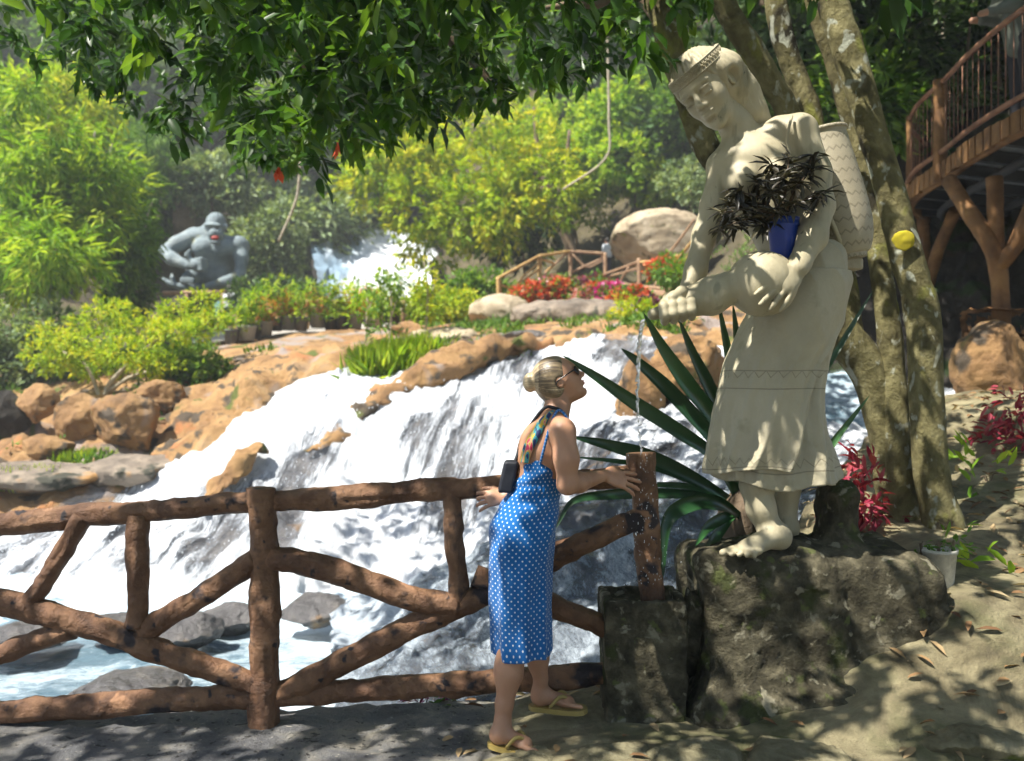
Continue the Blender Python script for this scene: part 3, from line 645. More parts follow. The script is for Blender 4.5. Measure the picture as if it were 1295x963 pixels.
pw = PX(97, YP); ptop = P(812, 752, YP)[2]; pz = -.05
pc = P(812, 0, YP)[:2]
s = rough_box('body', (pc[0], pc[1] + .02, (ptop + pz) / 2), (pw, .30, ptop - pz), M_moss_rock, seg=60, seed=3, taper=-.04)
hollow = s.d
ax = [s.lo[i] + s.h * np.arange(s.n[i]) for i in range(3)]; G = np.stack(np.meshgrid(*ax, indexing='ij'), -1)
q = np.abs(G - np.array([pc[0], pc[1] + .02, ptop])) - np.array([pw / 2 - .03, .12, .03]); s.d = np.maximum(s.d, -q.max(-1)).astype(np.float32)
V, Q = s.mesh(); obj('body', V, Q, M_moss_rock, pill)

# ------------------------------------------------------------------ statue rock, stones, right side
def plinth():
    boxes = [(948, 812, 4.02, 150, 236, .50, .07), (1062, 806, 4.12, 210, 222, .62, .12), (1062, 672, 4.05, 46, 110, .22, .08), (1000, 900, 3.86, 250, 90, .42, .12), (1180, 850, 4.15, 230, 170, .75, .16), (1110, 905, 3.78, 230, 90, .40, .14), (900, 905, 3.84, 80, 70, .30, .10), (1270, 880, 4.2, 160, 130, .7, .15)]
    lo, hi = P(840, 1000, 3.5) - [.1, 0, .1], P(1400, 580, 4.75); lo[1], hi[1] = 3.42, 4.75; lo[2] = -.15; hi[0] = 2.9
    S = Sculpt(lo, hi, .0105); ax = [S.lo[i] + S.h * np.arange(S.n[i]) for i in range(3)]
    G = np.stack(np.meshgrid(*ax, indexing='ij'), -1); Gf = G.reshape(-1, 3)
    wx = (fbm(Gf, 2.2, 2, 3) * .09).reshape(G.shape[:3]); wz_ = (fbm(Gf, 2.2, 2, 8) * .07).reshape(G.shape[:3]); d = None; k = .09
    for px, py, Y, w, h, dep, rd in boxes:
        c = P(px, py, Y); q = np.stack([np.abs(G[..., 0] + wx - c[0]) - PX(w / 2, Y) + rd, np.abs(G[..., 1] + wz_ - c[1]) - dep / 2 + rd, np.abs(G[..., 2] + wz_ * .6 - c[2]) - PX(h / 2, Y) + rd], -1)
        e = np.linalg.norm(np.maximum(q, 0), axis=-1) + np.minimum(q.max(-1), 0) - rd
        if d is None: d = e
        else: hh = np.maximum(k - np.abs(d - e), 0) / k; d = np.minimum(d, e) - hh * hh * k / 4
    near = np.abs(d) < .16; pn = G[near]; cr_ = fbm(pn * [1, 1, .7], 3.2, 4, 21, True); dd = d[near] - cr_ * .034 - fbm(pn, 11, 3, 25) * .012 - fbm(pn, 30, 2, 27, True) * .005
    d[near] = dd; d[0], d[-1], d[:, 0], d[:, -1], d[:, :, 0], d[:, :, -1] = .1, .1, .1, .1, .1, .1
    S.d = d.astype(np.float32); V, Q = S.mesh()
    return tag(obj('rock_plinth', V, Q, M_moss_rock), 'broad rough dark mossy rock mass under the feet of the cream statue', 'rock')
plinth()
bpx('mossy_rock', 880, 810, 3.92, 60, 150, M_moss_rock, 8, 'narrow dark upright rock between the fence pillar and the statue boulder', rough=.12)
for i, (px, py, Y, wp, hp, lb) in enumerate([
    (668, 978, 3.34, 122, 52, 'pale mossy edging stone under the near sandal of the woman'),
    (775, 962, 3.40, 110, 44, 'flat mossy edging stone just right of the near sandal'),
    (745, 918, 3.75, 50, 14, 'small yellowish stone between the far sandal and the pillar'),
    (875, 962, 3.38, 130, 46, 'long low edging stone below the concrete pillar'),
    (1230, 940, 3.4, 150, 60, 'pale sunlit stone at the bottom right corner'),
    (1000, 968, 3.3, 150, 50, 'flat dark edging stone at the bottom below the statue boulder')]):
    bpx('edging_stone', px, py, Y, wp, hp, M_edge if False else M_tan_rock if i in (2,) else M_moss_rock2, 70 + i, lb, rough=.06, cuts=6, tmpl=ICO4, power=.6)

def grass(name, pts, n, L, mat, seed, label, cat='grass tuft', lean=.35, wr=.035, kind=None):
    g = np.random.default_rng(seed); pts = np.array(pts)
    k = g.integers(0, len(pts), n); c = pts[k][:, :3] + g.normal(size=(n, 3)) * pts[k][:, 3:4] * np.array([1, .6, .1])
    d = np.array([0, 0, 1.]) + lean * g.normal(size=(n, 3)); up = rdir(n, g); up[:, 1] -= 1
    V, T = leaves(c, d, up, L * (.5 + .7 * g.random(n)), L * wr, LEAF_S)
    return tag(obj(name, V, T, mat, tint=np.repeat(g.random(n), 4)), label, cat, kind=kind)
def gpts(lst): return [[*P(x, y, Y), PX(s, Y)] for x, y, Y, s in lst]
grass('grass_clump', gpts([(480, 484, 15.2, 13), (500, 478, 15.3, 16), (525, 468, 15.6, 13), (470, 486, 15, 8)]), 3400, .62, M_grass, 3, 'bright green tall grass tuft on the rock above the cascade', lean=.3)
grass('grass_clump', gpts([(20, 622, 12.3, 16), (50, 618, 12.4, 12), (0, 620, 12.2, 10)]), 1500, .32, M_grass, 4, 'yellow green grass patch on the flat ledge at the far left')
grass('grass_clump', gpts([(90, 588, 13.4, 10), (112, 584, 13.6, 14), (128, 584, 13.6, 6)]), 900, .22, M_grass, 5, 'short grass strip below the golden boulder on the left bank')
grass('grass_clump', gpts([(10, 935, 4.0, 30), (50, 930, 4.05, 20), (80, 928, 4.1, 8)]), 900, .09, M_mid, 6, 'low dark green weeds at the near bank under the left end of the fence')
grass('grass_clump', gpts([(105, 930, 4.1, 6)]), 120, .07, M_mid, 7, 'tiny weed tuft beside the thin pale stone under the fence')

# agave behind the statue rock
ag = empty('agave_plant', P(935, 645, 4.35), 'large agave with long dark sword leaves fanning out between the fence and the statue', 'agave')
def blade(pts, w, Y=None, parent=ag, mat=None, name='leaf', tint=.5):
    pw = np.array([P(*q) for q in pts]); c = crm(pw, 8); m = len(c)
    t = np.linspace(0, 1, m); tg = np.gradient(c, axis=0); tg /= np.linalg.norm(tg, axis=1)[:, None]
    view = np.array([0, -1, .35]); s_ = np.cross(tg, view); s_ /= np.linalg.norm(s_, axis=1)[:, None]; u = np.cross(s_, tg)
    prof = np.minimum(1, (t * 1.6 + .42)) * np.clip((1 - t) / .45, 0, 1) ** .7; ww = PX(w, 4.2) / 2 * prof + .0005
    lat = np.array([-1, -.92, -.5, 0, .5, .92, 1]); dep = np.array([0, .1, .3, .42, .3, .1, 0])
    V = c[:, None] + s_[:, None] * (lat[None] * ww[:, None])[..., None] - u[:, None] * (dep[None] * ww[:, None])[..., None]
    V2 = V - u[:, None] * .004; n = len(lat)
    A_, Q, uv = grid(V); B_, Q2, _ = grid(V2); mb = MB(); mb.add(A_, Q, uv, tint); mb.add(B_, Q2[:, ::-1], uv, tint)
    mb.add(A_[[0]], np.zeros((0, 4), int))
    return mb.build(name, mat or M_agave, parent)
for pts, w_ in [
    ([(938, 640, 4.4), (905, 580, 4.3), (858, 545, 4.2), (800, 508, 4.12), (755, 477, 4.05), (712, 450, 4.0)], 19),
    ([(935, 630, 4.4), (905, 560, 4.35), (851, 498, 4.3), (812, 462, 4.2), (786, 441, 4.15)], 20),
    ([(940, 625, 4.45), (910, 540, 4.4), (872, 488, 4.3), (840, 442, 4.25), (814, 396, 4.2)], 22),
    ([(945, 620, 4.5), (925, 550, 4.45), (898, 490, 4.4), (876, 445, 4.35), (858, 402, 4.3)], 17),
    ([(950, 615, 4.5), (935, 520, 4.5), (922, 450, 4.45), (908, 380, 4.4)], 15),
    ([(955, 615, 4.5), (945, 520, 4.5), (934, 440, 4.45), (927, 385, 4.4)], 14),
    ([(938, 642, 4.4), (880, 606, 4.3), (820, 578, 4.2), (770, 563, 4.1), (722, 552, 4.05)], 20),
    ([(935, 645, 4.4), (880, 612, 4.35), (830, 592, 4.3), (785, 584, 4.2), (726, 578, 4.15)], 9),
    ([(935, 648, 4.35), (890, 628, 4.25), (831, 624, 4.15), (770, 626, 4.05), (725, 634, 4.0), (703, 668, 3.97)], 13),
    ([(935, 650, 4.35), (890, 620, 4.4), (830, 613, 4.4), (770, 618, 4.35)], 8),
    ([(940, 655, 4.3), (905, 634, 4.15), (862, 642, 4.05), (842, 668, 4.0), (838, 735, 3.98)], 19),
    ([(935, 650, 4.35), (905, 640, 4.25), (880, 640, 4.2), (845, 650, 4.15)], 11),
    ([(938, 648, 4.3), (915, 655, 4.2), (895, 668, 4.1), (880, 690, 4.0)], 14),
    ([(975, 640, 4.6), (1030, 590, 4.6), (1065, 545, 4.6), (1100, 500, 4.6)], 10),
    ([(965, 635, 4.6), (1020, 510, 4.7), (1070, 425, 4.75), (1104, 368, 4.8)], 9),
    ([(960, 630, 4.4), (962, 550, 4.5), (960, 470, 4.5), (958, 400, 4.5)], 16),
    ([(930, 650, 4.3), (905, 680, 4.15), (892, 700, 4.0)], 12)]:
    blade(pts, w_, tint=random.random() * .8)
mb = MB(); mb.add(*(lambda V, T: (V, T))(*(lambda q: (q[0] * [.13, .13, .16] + P(940, 660, 4.4), q[1]))(ICO3))); mb.build('root_crown', M_bark, ag)

# ------------------------------------------------------------------ many-stemmed tree at the right and its canopy
tree = empty('multi_stem_tree', P(1165, 665, 4.95), 'lichen spotted tree with several leaning trunks behind the statue and a dark leafy canopy overhead', 'tree')
def stem(name, pts, r, Y=4.9, seed=0, n=22, bmp=.012, mat=None, parent=tree):
    pw = np.array([P(*q) for q in pts]); rr = PX(np.array(r, float), np.array([q[2] for q in pts]))
    V, Q, T, uv = tube(pw, rr, n, bmp, 7, seed, 12); V = V + fbm(V, 22, 2, seed)[:, None] * .003
    return obj(name, V, [Q, T], mat or M_trunk, parent)
t1 = stem('trunk', [(1200, 720, 4.9), (1194, 670, 4.92), (1178, 600, 4.93), (1171, 500, 4.94), (1168, 405, 4.95), (1148, 332, 4.97), (1128, 250, 5), (1103, 166, 5.02), (1075, 70, 5.05), (1052, 0, 5.1), (1035, -90, 5.1), (1010, -300, 5.2)],
     [36, 26, 22, 21, 21, 20, 18.5, 18.5, 19, 19.5, 19, 16], seed=1)
stem('trunk', [(1148, 700, 5.05), (1142, 660, 5.1), (1138, 590, 5.1), (1132, 500, 5.12), (1122, 400, 5.15), (1112, 330, 5.2), (1104, 255, 5.25), (1085, 180, 5.3), (1060, 95, 5.3), (1032, 0, 5.35), (1010, -90, 5.4), (960, -280, 5.5)],
     [30, 22, 17, 15, 15, 14, 13, 13, 13, 13, 13, 11], seed=2)
stem('trunk', [(1140, 690, 5.15), (1128, 600, 5.2), (1115, 530, 5.2), (1098, 470, 5.2), (1065, 425, 5.2), (1030, 380, 5.2), (985, 310, 5.2), (935, 245, 5.2), (893, 185, 5.2), (866, 110, 5.2), (842, 40, 5.2), (825, -30, 5.2), (780, -200, 5.1), (700, -400, 4.6)],
     [26, 22, 21, 24, 25, 22, 18, 17, 17, 17, 16, 15, 13, 8], seed=3, mat=M_trunk)
stem('trunk', [(1072, 430, 5.3), (1062, 330, 5.35), (1045, 230, 5.35), (1020, 130, 5.35), (1000, 80, 5.35), (982, 10, 5.35), (975, -80, 5.35), (985, -300, 5.3)], [20, 17, 15, 14, 14, 14, 13, 9], seed=4)
stem('trunk', [(1040, 385, 5.25), (1030, 250, 5.2), (1000, 150, 5.1), (975, 105, 5.05), (950, 62, 5.0), (922, 18, 4.95), (900, -40, 4.9), (860, -220, 4.7)], [16, 15, 14.5, 15.5, 16, 15, 14, 9], seed=5)
for k, pts in enumerate([[(800, -120, 5.0), (770, -5, 4.9), (720, 6, 4.8), (690, 10, 4.8)], [(842, 40, 5.2), (800, -10, 5.4), (700, -40, 5.6), (560, -60, 5.8), (420, -40, 5.9), (300, 10, 6)],
                         [(780, -200, 5.1), (650, -160, 5.6), (480, -90, 6.2), (300, -60, 6.5), (150, -30, 6.6)], [(975, -80, 5.3), (1000, -180, 5.8), (1100, -260, 6.2), (1230, -280, 6.4)],
                         [(380, 60, 6), (400, 110, 6.05), (415, 150, 6.1)], [(560, 40, 5.8), (600, 80, 5.8), (625, 110, 5.8)]]):
    stem('branch', pts, np.linspace(9, 2.5, len(pts)), seed=20 + k, n=10, mat=M_bark)
# yellow paint mark and the leaning old stub
V, T = ICO3; o = obj('paint_mark', V * [PX(14, 4.8), .010, PX(13, 4.8)] * (1 + .25 * fbm(V, 2, 2, 4))[:, None] + P(1143, 304, 4.862), T, flat('yellow_paint', (.40, .33, .02), .9, .3, .25, 6), tree)

low = [(-80, 30), (0, 40), (60, 84), (110, 128), (200, 160), (300, 180), (350, 222), (390, 205), (430, 180), (500, 176), (540, 160), (590, 150), (640, 128), (700, 105), (760, 78), (800, 62), (850, 22), (900, 0), (1000, -10), (1400, -20)]
def canopy_ok(c):
    z = c[:, 1]; vis = z > .4; zz = np.maximum(z, .4)
    px = CX + F * c[:, 0] / zz; py = CY - F * (c[:, 2] - HC) / zz
    lim = np.interp(px, [a for a, b in low], [b for a, b in low])
    infr = vis & (px > -60) & (px < 1360) & (py > -40) & (py < 1000)
    return ~infr | (py < lim - 8)
g = np.random.default_rng(11); CL = []; CS = []
# (a) the overhead canopy that shades path, woman and statue: twig ends spread through a thick layer
N0 = 8200
c = np.c_[g.uniform(-4.8, 5.2, N0), g.uniform(-4.2, 6.8, N0), 3.0 + 2.2 * g.random(N0) ** 1.6]
dome = 2.9 + .09 * np.hypot(c[:, 0] - .6, c[:, 1] - 3.2) ** 1.0
keep = (c[:, 2] > dome) & canopy_ok(c) & (fbm(c, .62, 3, 3) > -.42)
# sun gaps over the left end of the fence and the river
sx = c[:, 0] - SUN.x / SUN.z * (c[:, 2] - .8); sy = c[:, 1] - SUN.y / SUN.z * (c[:, 2] - .8)
keep &= ~((sx < -1.7 + .5 * fbm(c, 1.5, 2, 8)) & (sy > 3.7))
keep &= ~((sy > 4.9) & (sx < .2))
reg = (sx > -.9) & (sx < 1.7) & (sy > 2.9)
keep &= np.where(reg, noise(c * 6, 4) > -.22, noise(c * 3.2, 4) > -.32) & ((sx < 1.5) | (noise(c * 3.6, 9) > -.02))
c = c[keep]; CL.append(c)
N2 = 8000; c = np.c_[g.uniform(2.2, 8.5, N2), g.uniform(5.5, 13, N2), g.uniform(5.2, 8.5, N2)]; CL.append(c[canopy_ok(c) & (fbm(c, .5, 2, 9) > -.3)])  # mostly unseen leaves added overhead to shade the raised walkway
# (b) the hanging part that shows along the top of the photo
N1 = 4600
Yv = g.uniform(4.6, 10, N1); px = g.uniform(-140, 900, N1)
lim = np.interp(px, [a for a, b in low], [b for a, b in low]); py = lim - 6 - (lim + 170) * g.random(N1) ** .85
c = np.stack([(px - CX) / F * Yv, Yv, HC - (py - CY) / F * Yv], 1)
dens = np.interp(px, [-140, 100, 260, 700, 800, 900], [.1, .3, .62, .8, .6, .5]) + .4 * fbm(c, 1.4, 3, 5)
c = c[(g.random(N1) < dens) & (fbm(c, 1.1, 3, 21) > -.12)]; CL.append(c)
allc = np.concatenate(CL)
def twig_leaves(c, g, per, L):
    n = len(c); L = L * np.repeat(.7 + .6 * g.random(n), per); ax = rdir(n, g) * .8 + np.array([0, 0, -.35]); ax /= np.linalg.norm(ax, axis=1)[:, None]
    a = np.repeat(ax, per, 0); cc = np.repeat(c, per, 0); m = len(cc)
    d = a * .5 + rdir(m, g) * .9 + np.array([0, 0, -.2]); up = np.array([0, 0, 1.]) + .6 * rdir(m, g)
    cc = cc + a * (g.random(m) * L * 1.1)[:, None] + rdir(m, g) * L[:, None] * .3
    V, T = leaves(cc, d, up, L * (.6 + .6 * g.random(m)), L * .40, LEAF_L)
    t = np.clip(np.repeat(.45 + .25 * g.normal(size=n), per) + .12 * g.normal(size=m), 0, 1)
    return V, T, np.repeat(t, 8)
V, T, ti = twig_leaves(allc, g, 14, .128)
obj('crown', V, T, M_can, tree, tint=ti)
for i in g.choice(len(allc), 60, replace=False):
    q = allc[i]; e = q + np.array([.0, .0, .25]) + rdir(1, g)[0] * .3; mb = MB(); mb.tube([q, (q + e) / 2 + rdir(1, g)[0] * .03, e], [.002, .004, .006], 5, sub=2); mb.build('twig', M_bark, tree)
# red aerial root tips / dead leaves
for (x, y, Y) in [(352, 210, 6.0), (426, 176, 6.1)]:
    V, T = leaves(np.repeat([P(x, y, Y)], 5, 0) + g.normal(size=(5, 3)) * .02, g.normal(size=(5, 3)) + [0, 0, -2], rdir(5, g), .1, .05, LEAF_L)
    obj('dead_leaf', V, T, M_fl_red, tree, tint=np.full(len(V), .4))

# ------------------------------------------------------------------ background plants
def plant(name, label, cat, px, py, Y, blobs, n, L, mat, seed, trunk=None, trmat=None, group=None, wr=.42, shell=.5, tuft=6, droop=.3, flowers=None, base=None):
    """blobs in picture units relative to (px,py): dx,dy,rx,ry[,depth]; a thing with crown and trunk"""
    b = base or (px, py + max(q[1] + q[3] for q in blobs))
    root = empty(name, P(b[0], b[1], Y), label, cat, group)
    B = []
    for q in blobs:
        dy = q[4] if len(q) > 4 else 0; r = (PX(q[2], Y) + PX(q[3], Y)) / 2
        B.append([*P(px + q[0], py + q[1], Y + dy), PX(q[2], Y), r * .9, PX(q[3], Y)])
    V, T, ti = foliage(B, n, L, wr, droop, seed, shell, tuft)
    obj('crown', V, T, mat, root, tint=ti)
    for k, tr_ in enumerate(trunk or []):
        pts = np.array([P(px + q[0], py + q[1], Y + (q[3] if len(q) > 3 else 0)) for q in tr_]); rr = [PX(q[2], Y) for q in tr_]
        V, Q, T, uv = tube(pts, rr, 9, PX(tr_[0][2], Y) * .25, 3 / max(PX(tr_[0][2], Y) * 6, .1), seed + k, 5)
        obj('trunk' if k == 0 else 'limb', V, [Q, T], trmat or M_bark, root)
    return root
def rb(g, w, h, n, r0, r1, dz=1.):
    out = []
    for _ in range(n):
        a = g.uniform(0, 6.28); q = math.sqrt(g.random()); r = g.uniform(r0, r1)
        out.append((math.cos(a) * q * (w - r * .6), math.sin(a) * q * (h - r * .6), r * g.uniform(.8, 1.3), r * g.uniform(.7, 1.), g.uniform(-dz, dz)))
    return out
gb = np.random.default_rng(5)
# far wood filling the valley behind
far = [(-60, 90, 42, 150, 150, 'd'), (70, 60, 44, 130, 120, 'm'), (200, 120, 43, 110, 130, 'd'), (310, 170, 46, 100, 110, 'g'), (420, 150, 50, 90, 110, 'd'), (330, 30, 48, 150, 90, 'd'),
       (500, 60, 54, 120, 100, 'm'), (470, 225, 52, 60, 60, 'd'), (620, 50, 50, 120, 90, 'm'), (740, 60, 44, 110, 90, 'm'), (860, 40, 40, 110, 110, 'd'), (930, 180, 34, 110, 120, 'd'),
       (150, 250, 36, 90, 100, 'd'), (380, 270, 45, 60, 60, 'g'), (-80, 280, 32, 110, 130, 'd'), (1000, 20, 30, 120, 110, 'd')]
fl = ['dark tree at the upper left edge beyond the canopy', 'bright tree filling the upper left behind the hanging canopy leaves', 'shaded dark tree above the ape statue', 'pale grey green tree right above the head of the ape statue',
      'dark tree right of the pale grey green tree above the upper waterfall', 'far dark tree hidden mostly by the canopy at upper left centre', 'far tree top behind the canopy at upper centre', 'dark tree just left of the bright yellow green tree',
      'far green tree behind the crown of the bright yellow green tree', 'far tree above the leafy slope at upper centre right', 'dark tree behind the head of the cream statue', 'dark tree behind the shoulder of the cream statue',
      'dark tree behind the lime bush left of the ape statue', 'grey green bushy tree between the ape statue and the upper waterfall', 'dark tree at the far left behind the bamboo like plants', 'dark tree behind the upper leaning trunks']
for i, (x, y, Y, w_, h_, t_) in enumerate(far):
    mt = {'d': M_dark, 'm': M_mid, 'g': M_grey}[t_]
    plant('forest_tree', fl[i], 'tree', x, y, Y, rb(gb, w_, h_, 16, 22, 42, 3), 7500, .55, mt, 100 + i, [[(0, h_ + 40, 5), (gb.uniform(-10, 10), h_ * .4, 4), (gb.uniform(-20, 20), -h_ * .4, 2)]], group='trees of the far wood', tuft=7)
# bamboo-like bright plants at the left
for i, (x, y, Y, w_, h_, lb) in enumerate([
    (30, 190, 20, 70, 110, 'tall feathery bright green plant at the upper left edge'), (110, 220, 21, 55, 90, 'tall feathery bright green plant left of the shaded rock wall'),
    (45, 320, 19, 65, 60, 'drooping lime green plant at the left edge above the dark bank'), (85, 130, 24, 60, 50, 'feathery green plant reaching up under the canopy at left'),
    (160, 285, 23, 30, 66, 'mid green plant beside the shaded rock wall, left of the ape statue'), (186, 205, 33, 38, 48, 'dull green tree with drooping sprays above left of the ape statue')]):
    mt = [M_lime, M_lime, M_lime, M_yel, M_mid, M_mid][i]
    plant('feathery_plant', lb, 'plant', x, y, Y, rb(gb, w_, h_, 16, 12, 24, 1.5), 6500, .30, mt, 200 + i, [[(0, h_ + 60, 2.5), (4, h_ * .3, 2), (10, -h_ * .6, 1)], [(10, h_ + 50, 2), (24, 0, 1.4), (34, -h_ * .5, .8)], [(-10, h_ + 50, 2), (-20, 0, 1.4), (-24, -h_ * .5, .8)]],
          trmat=M_pale, wr=.2, droop=.8, tuft=9, group='feathery plants on the left bank')
# spreading lime shrub on the bank
plant('spreading_shrub', 'wide flat topped lime shrub spreading above the golden boulders', 'shrub', 160, 425, 16.5,
      [(-70, 6, 36, 6, -.5), (-30, -16, 38, 6, .6), (20, -8, 44, 6, 0), (-10, 20, 46, 6, -.8), (60, -28, 28, 6, .5), (70, -4, 32, 6, -.4), (-90, 34, 26, 6, -.3), (30, 38, 34, 6, -.6), (-40, 42, 28, 6, .4), (95, -44, 20, 5, .3), (105, -20, 24, 5, 0), (-112, 20, 18, 5, .3), (-20, -32, 26, 5, .2), (62, 26, 22, 6, .5), (-60, 26, 26, 5, .9), (-95, -4, 20, 5, .5)],
      10500, .105, M_yel, 301, [[(-30, 95, 4), (-20, 60, 3.4), (20, 20, 2.5), (60, -10, 1.6)], [(-30, 90, 3), (-50, 40, 2), (-80, 20, 1.2)], [(-22, 70, 3), (10, 50, 2), (70, 36, 1)]], trmat=M_pale, shell=.3, droop=0)
plant('green_shrub', 'dark green shrub hanging over the orange boulder, right of the lime shrub', 'shrub', 248, 470, 16.4, [(-18, -10, 22, 14), (10, -4, 22, 16), (0, 18, 24, 16), (26, 14, 16, 14), (-26, 14, 14, 12)], 4200, .15, M_mid, 302, [[(-5, 45, 2), (0, 10, 1.5), (8, -8, 1)]])
plant('green_shrub', 'low dark grey green shrub in the shade at the left edge, under the lime plants', 'shrub', 60, 430, 18, [(-40, 0, 34, 26), (0, -10, 30, 22), (-10, 30, 36, 22), (30, 20, 24, 20), (-70, 40, 30, 24)], 5200, .2, M_grey, 303, [[(-5, 60, 2), (0, 10, 1.5), (8, -8, 1)]])
plant('green_shrub', 'round fresh green shrub below left of the ape statue', 'shrub', 163, 372, 23, [(-8, 0, 16, 14), (8, -4, 15, 14), (0, 12, 18, 12)], 2600, .2, M_mid, 304, [[(0, 30, 2), (0, 0, 1)]])
plant('pale_shrub', 'pale olive sprays on the slope just right of the ape statue', 'shrub', 335, 330, 36, [(-8, -30, 26, 22), (14, -6, 24, 22), (-4, 20, 24, 20), (26, 30, 22, 20), (30, -50, 22, 20)], 5000, .34, M_grey, 305, [[(0, 55, 2), (0, 0, 1)]])
plant('pale_shrub', 'pale flowering sprays above the ape statue under the hanging canopy', 'shrub', 268, 232, 33, [(-20, -6, 24, 18), (10, -14, 26, 18), (30, 8, 22, 16), (-4, 14, 20, 14)], 4200, .3, M_grey, 306, [[(0, 55, 2), (0, 0, 1)]])
plant('green_shrub', 'dark bush at the foot of the ape statue, behind the potted plants', 'shrub', 340, 372, 28, [(-20, 0, 22, 12), (10, 4, 24, 12), (40, 2, 18, 12)], 2200, .22, M_dark, 307, [[(0, 20, 2), (0, 0, 1)]])
# bright trees centre
plant('bright_tree', 'broad bright yellow green tree right of the upper waterfall', 'tree', 590, 215, 30,
      rb(gb, 150, 92, 26, 24, 40, 3) + [(-120, 20, 34, 26, 0), (-130, -10, 26, 20, 1), (-90, -40, 34, 24, 0), (-60, 55, 40, 26, 0), (-40, 95, 36, 22, -1)], 22000, .27, M_yel, 401,
      [[(135, 110, 7), (118, 62, 6.5), (104, 20, 5), (70, -10, 3.5), (30, -30, 2)], [(104, 24, 4.5), (60, 22, 3), (10, 20, 2.4), (-50, 18, 1.4)], [(110, 40, 4), (125, 0, 3), (130, -50, 2)], [(106, 26, 4), (90, -30, 3), (85, -80, 1.5)], [(60, 22, 2.4), (20, 60, 2), (-10, 85, 1)]], wr=.38, tuft=8, shell=.35)
plant('bright_tree', 'lime green leafy tree hanging over the bridge at upper centre right', 'tree', 700, 215, 34, rb(gb, 80, 105, 18, 20, 34, 2), 12000, .25, M_lime, 402, [[(40, 150, 5), (20, 60, 4), (-6, -20, 2.5)]], tuft=8, shell=.35)
plant('leafy_bush', 'dense round fresh green bush on the slope left of the statue head', 'bush', 800, 182, 33, rb(gb, 66, 84, 20, 20, 32, 2), 15000, .24, M_lime, 403, [[(10, 110, 4), (0, 20, 3)]], tuft=7, shell=.6, wr=.6)
plant('leafy_bush', 'green bush behind the statue face at the top of the slope', 'bush', 860, 125, 32, rb(gb, 50, 74, 12, 18, 28, 2), 7000, .22, M_mid, 404, [[(10, 100, 4), (0, 20, 3)]], tuft=7)
plant('leafy_bush', 'brownish dry bush beside the sloping slab under the round green bush', 'bush', 872, 225, 29, rb(gb, 34, 34, 8, 12, 18, 1), 2600, .16, M_grey, 405, [[(4, 50, 2), (0, 10, 1.4)]], tuft=6)
plant('green_shrub', 'dark green shrub in the shade under the bright tree, left of the bridge', 'shrub', 660, 300, 31, rb(gb, 60, 34, 10, 14, 24, 1), 4200, .26, M_dark, 406, [[(4, 50, 2), (0, 10, 1.4)]])
plant('green_shrub', 'green clump left of the yellow wooden bridge end', 'shrub', 604, 368, 25, [(-14, 0, 18, 16), (10, -4, 18, 16), (2, 10, 20, 10)], 2600, .2, M_mid, 407, [[(0, 24, 2), (0, 0, 1)]])
plant('yellow_shrub', 'low golden green hedge behind the rocks, right of the potted plants', 'shrub', 555, 388, 24, [(-36, 2, 18, 12), (-16, -2, 18, 14), (6, 2, 18, 13), (28, 0, 18, 14), (44, 8, 14, 9)], 4600, .16, M_yel, 408, [[(0, 20, 2), (0, 0, 1)]])
for i, (x, y, Y, h_, lb) in enumerate([(462, 440, 18.5, 95, 'thin young tree with sparse leaves in front of the upper waterfall, leftmost of three'), (492, 452, 18, 110, 'thin young tree with sparse leaves right above the tall grass tuft, middle of three'), (538, 425, 19, 92, 'slender bare stemmed young tree right of the upper waterfall, rightmost of three')]):
    plant('sapling', lb, 'young tree', x, y - h_ * .62, Y, rb(gb, 20, h_ * .42, 8, 6, 11, .4), 480, .15, [M_lime, M_mid, M_yel][i], 420 + i, [[(0, h_ * .62, 1.6), (3, 0, 1.2), (-2, -h_ * .4, .7)], [(1, h_ * .2, 1), (12, -h_ * .1, .6), (16, -h_ * .25, .4)]], trmat=M_pale, group='saplings above the cascade', tuft=5, shell=.2)
# lianas
for i, pts in enumerate([[(768, 40, 22), (770, 150, 22), (766, 200, 22), (712, 240, 22)],
                         [(384, 150, 20), (378, 230, 20), (372, 260, 20), (352, 306, 20)]]):
    pw = np.array([P(*q) for q in pts]); V, Q, T, uv = tube(pw, .028, 6, .006, 2, i, 8)
    tag(obj('liana', V, [Q, T], M_pale), ['pale hanging vine curling in front of the lime green tree', 'slanting pale vine between the ape statue and the upper waterfall'][i], 'vine', 'hanging vines')
# dark trees at the right behind the trunks and above the walkway
for i, (x, y, Y, w_, h_, t_, lb) in enumerate([
    (960, 60, 14, 90, 110, 'd', 'dark leafy tree between the leaning trunks above the statue shoulder'), (1090, 40, 13.5, 90, 90, 'd', 'dark leafy tree behind the main spotted trunk'), (1080, 120, 12.5, 60, 60, 'm', 'green bush seen between the basket rim and the spotted trunk'),
    (1200, 60, 14.5, 90, 90, 'd', 'dark shaded tree above the curved walkway'), (1300, 40, 14, 90, 110, 'd', 'dark shaded tree at the top right corner above the walkway'), (1180, 160, 14, 60, 60, 'd', 'dark undergrowth behind the walkway railing')]):
    plant('shaded_tree', lb, 'tree', x, y, Y, rb(gb, w_, h_, 14, 20, 34, 1), 5200, .22, {'d': M_dark, 'm': M_mid}[t_], 500 + i, [[(0, h_ + 60, 7), (8, 0, 6), (0, -h_, 4)], [(30, h_ + 60, 4), (10, 0, 3), (40, -h_, 2)]], group='shaded trees at the right')
gl = np.random.default_rng(8)
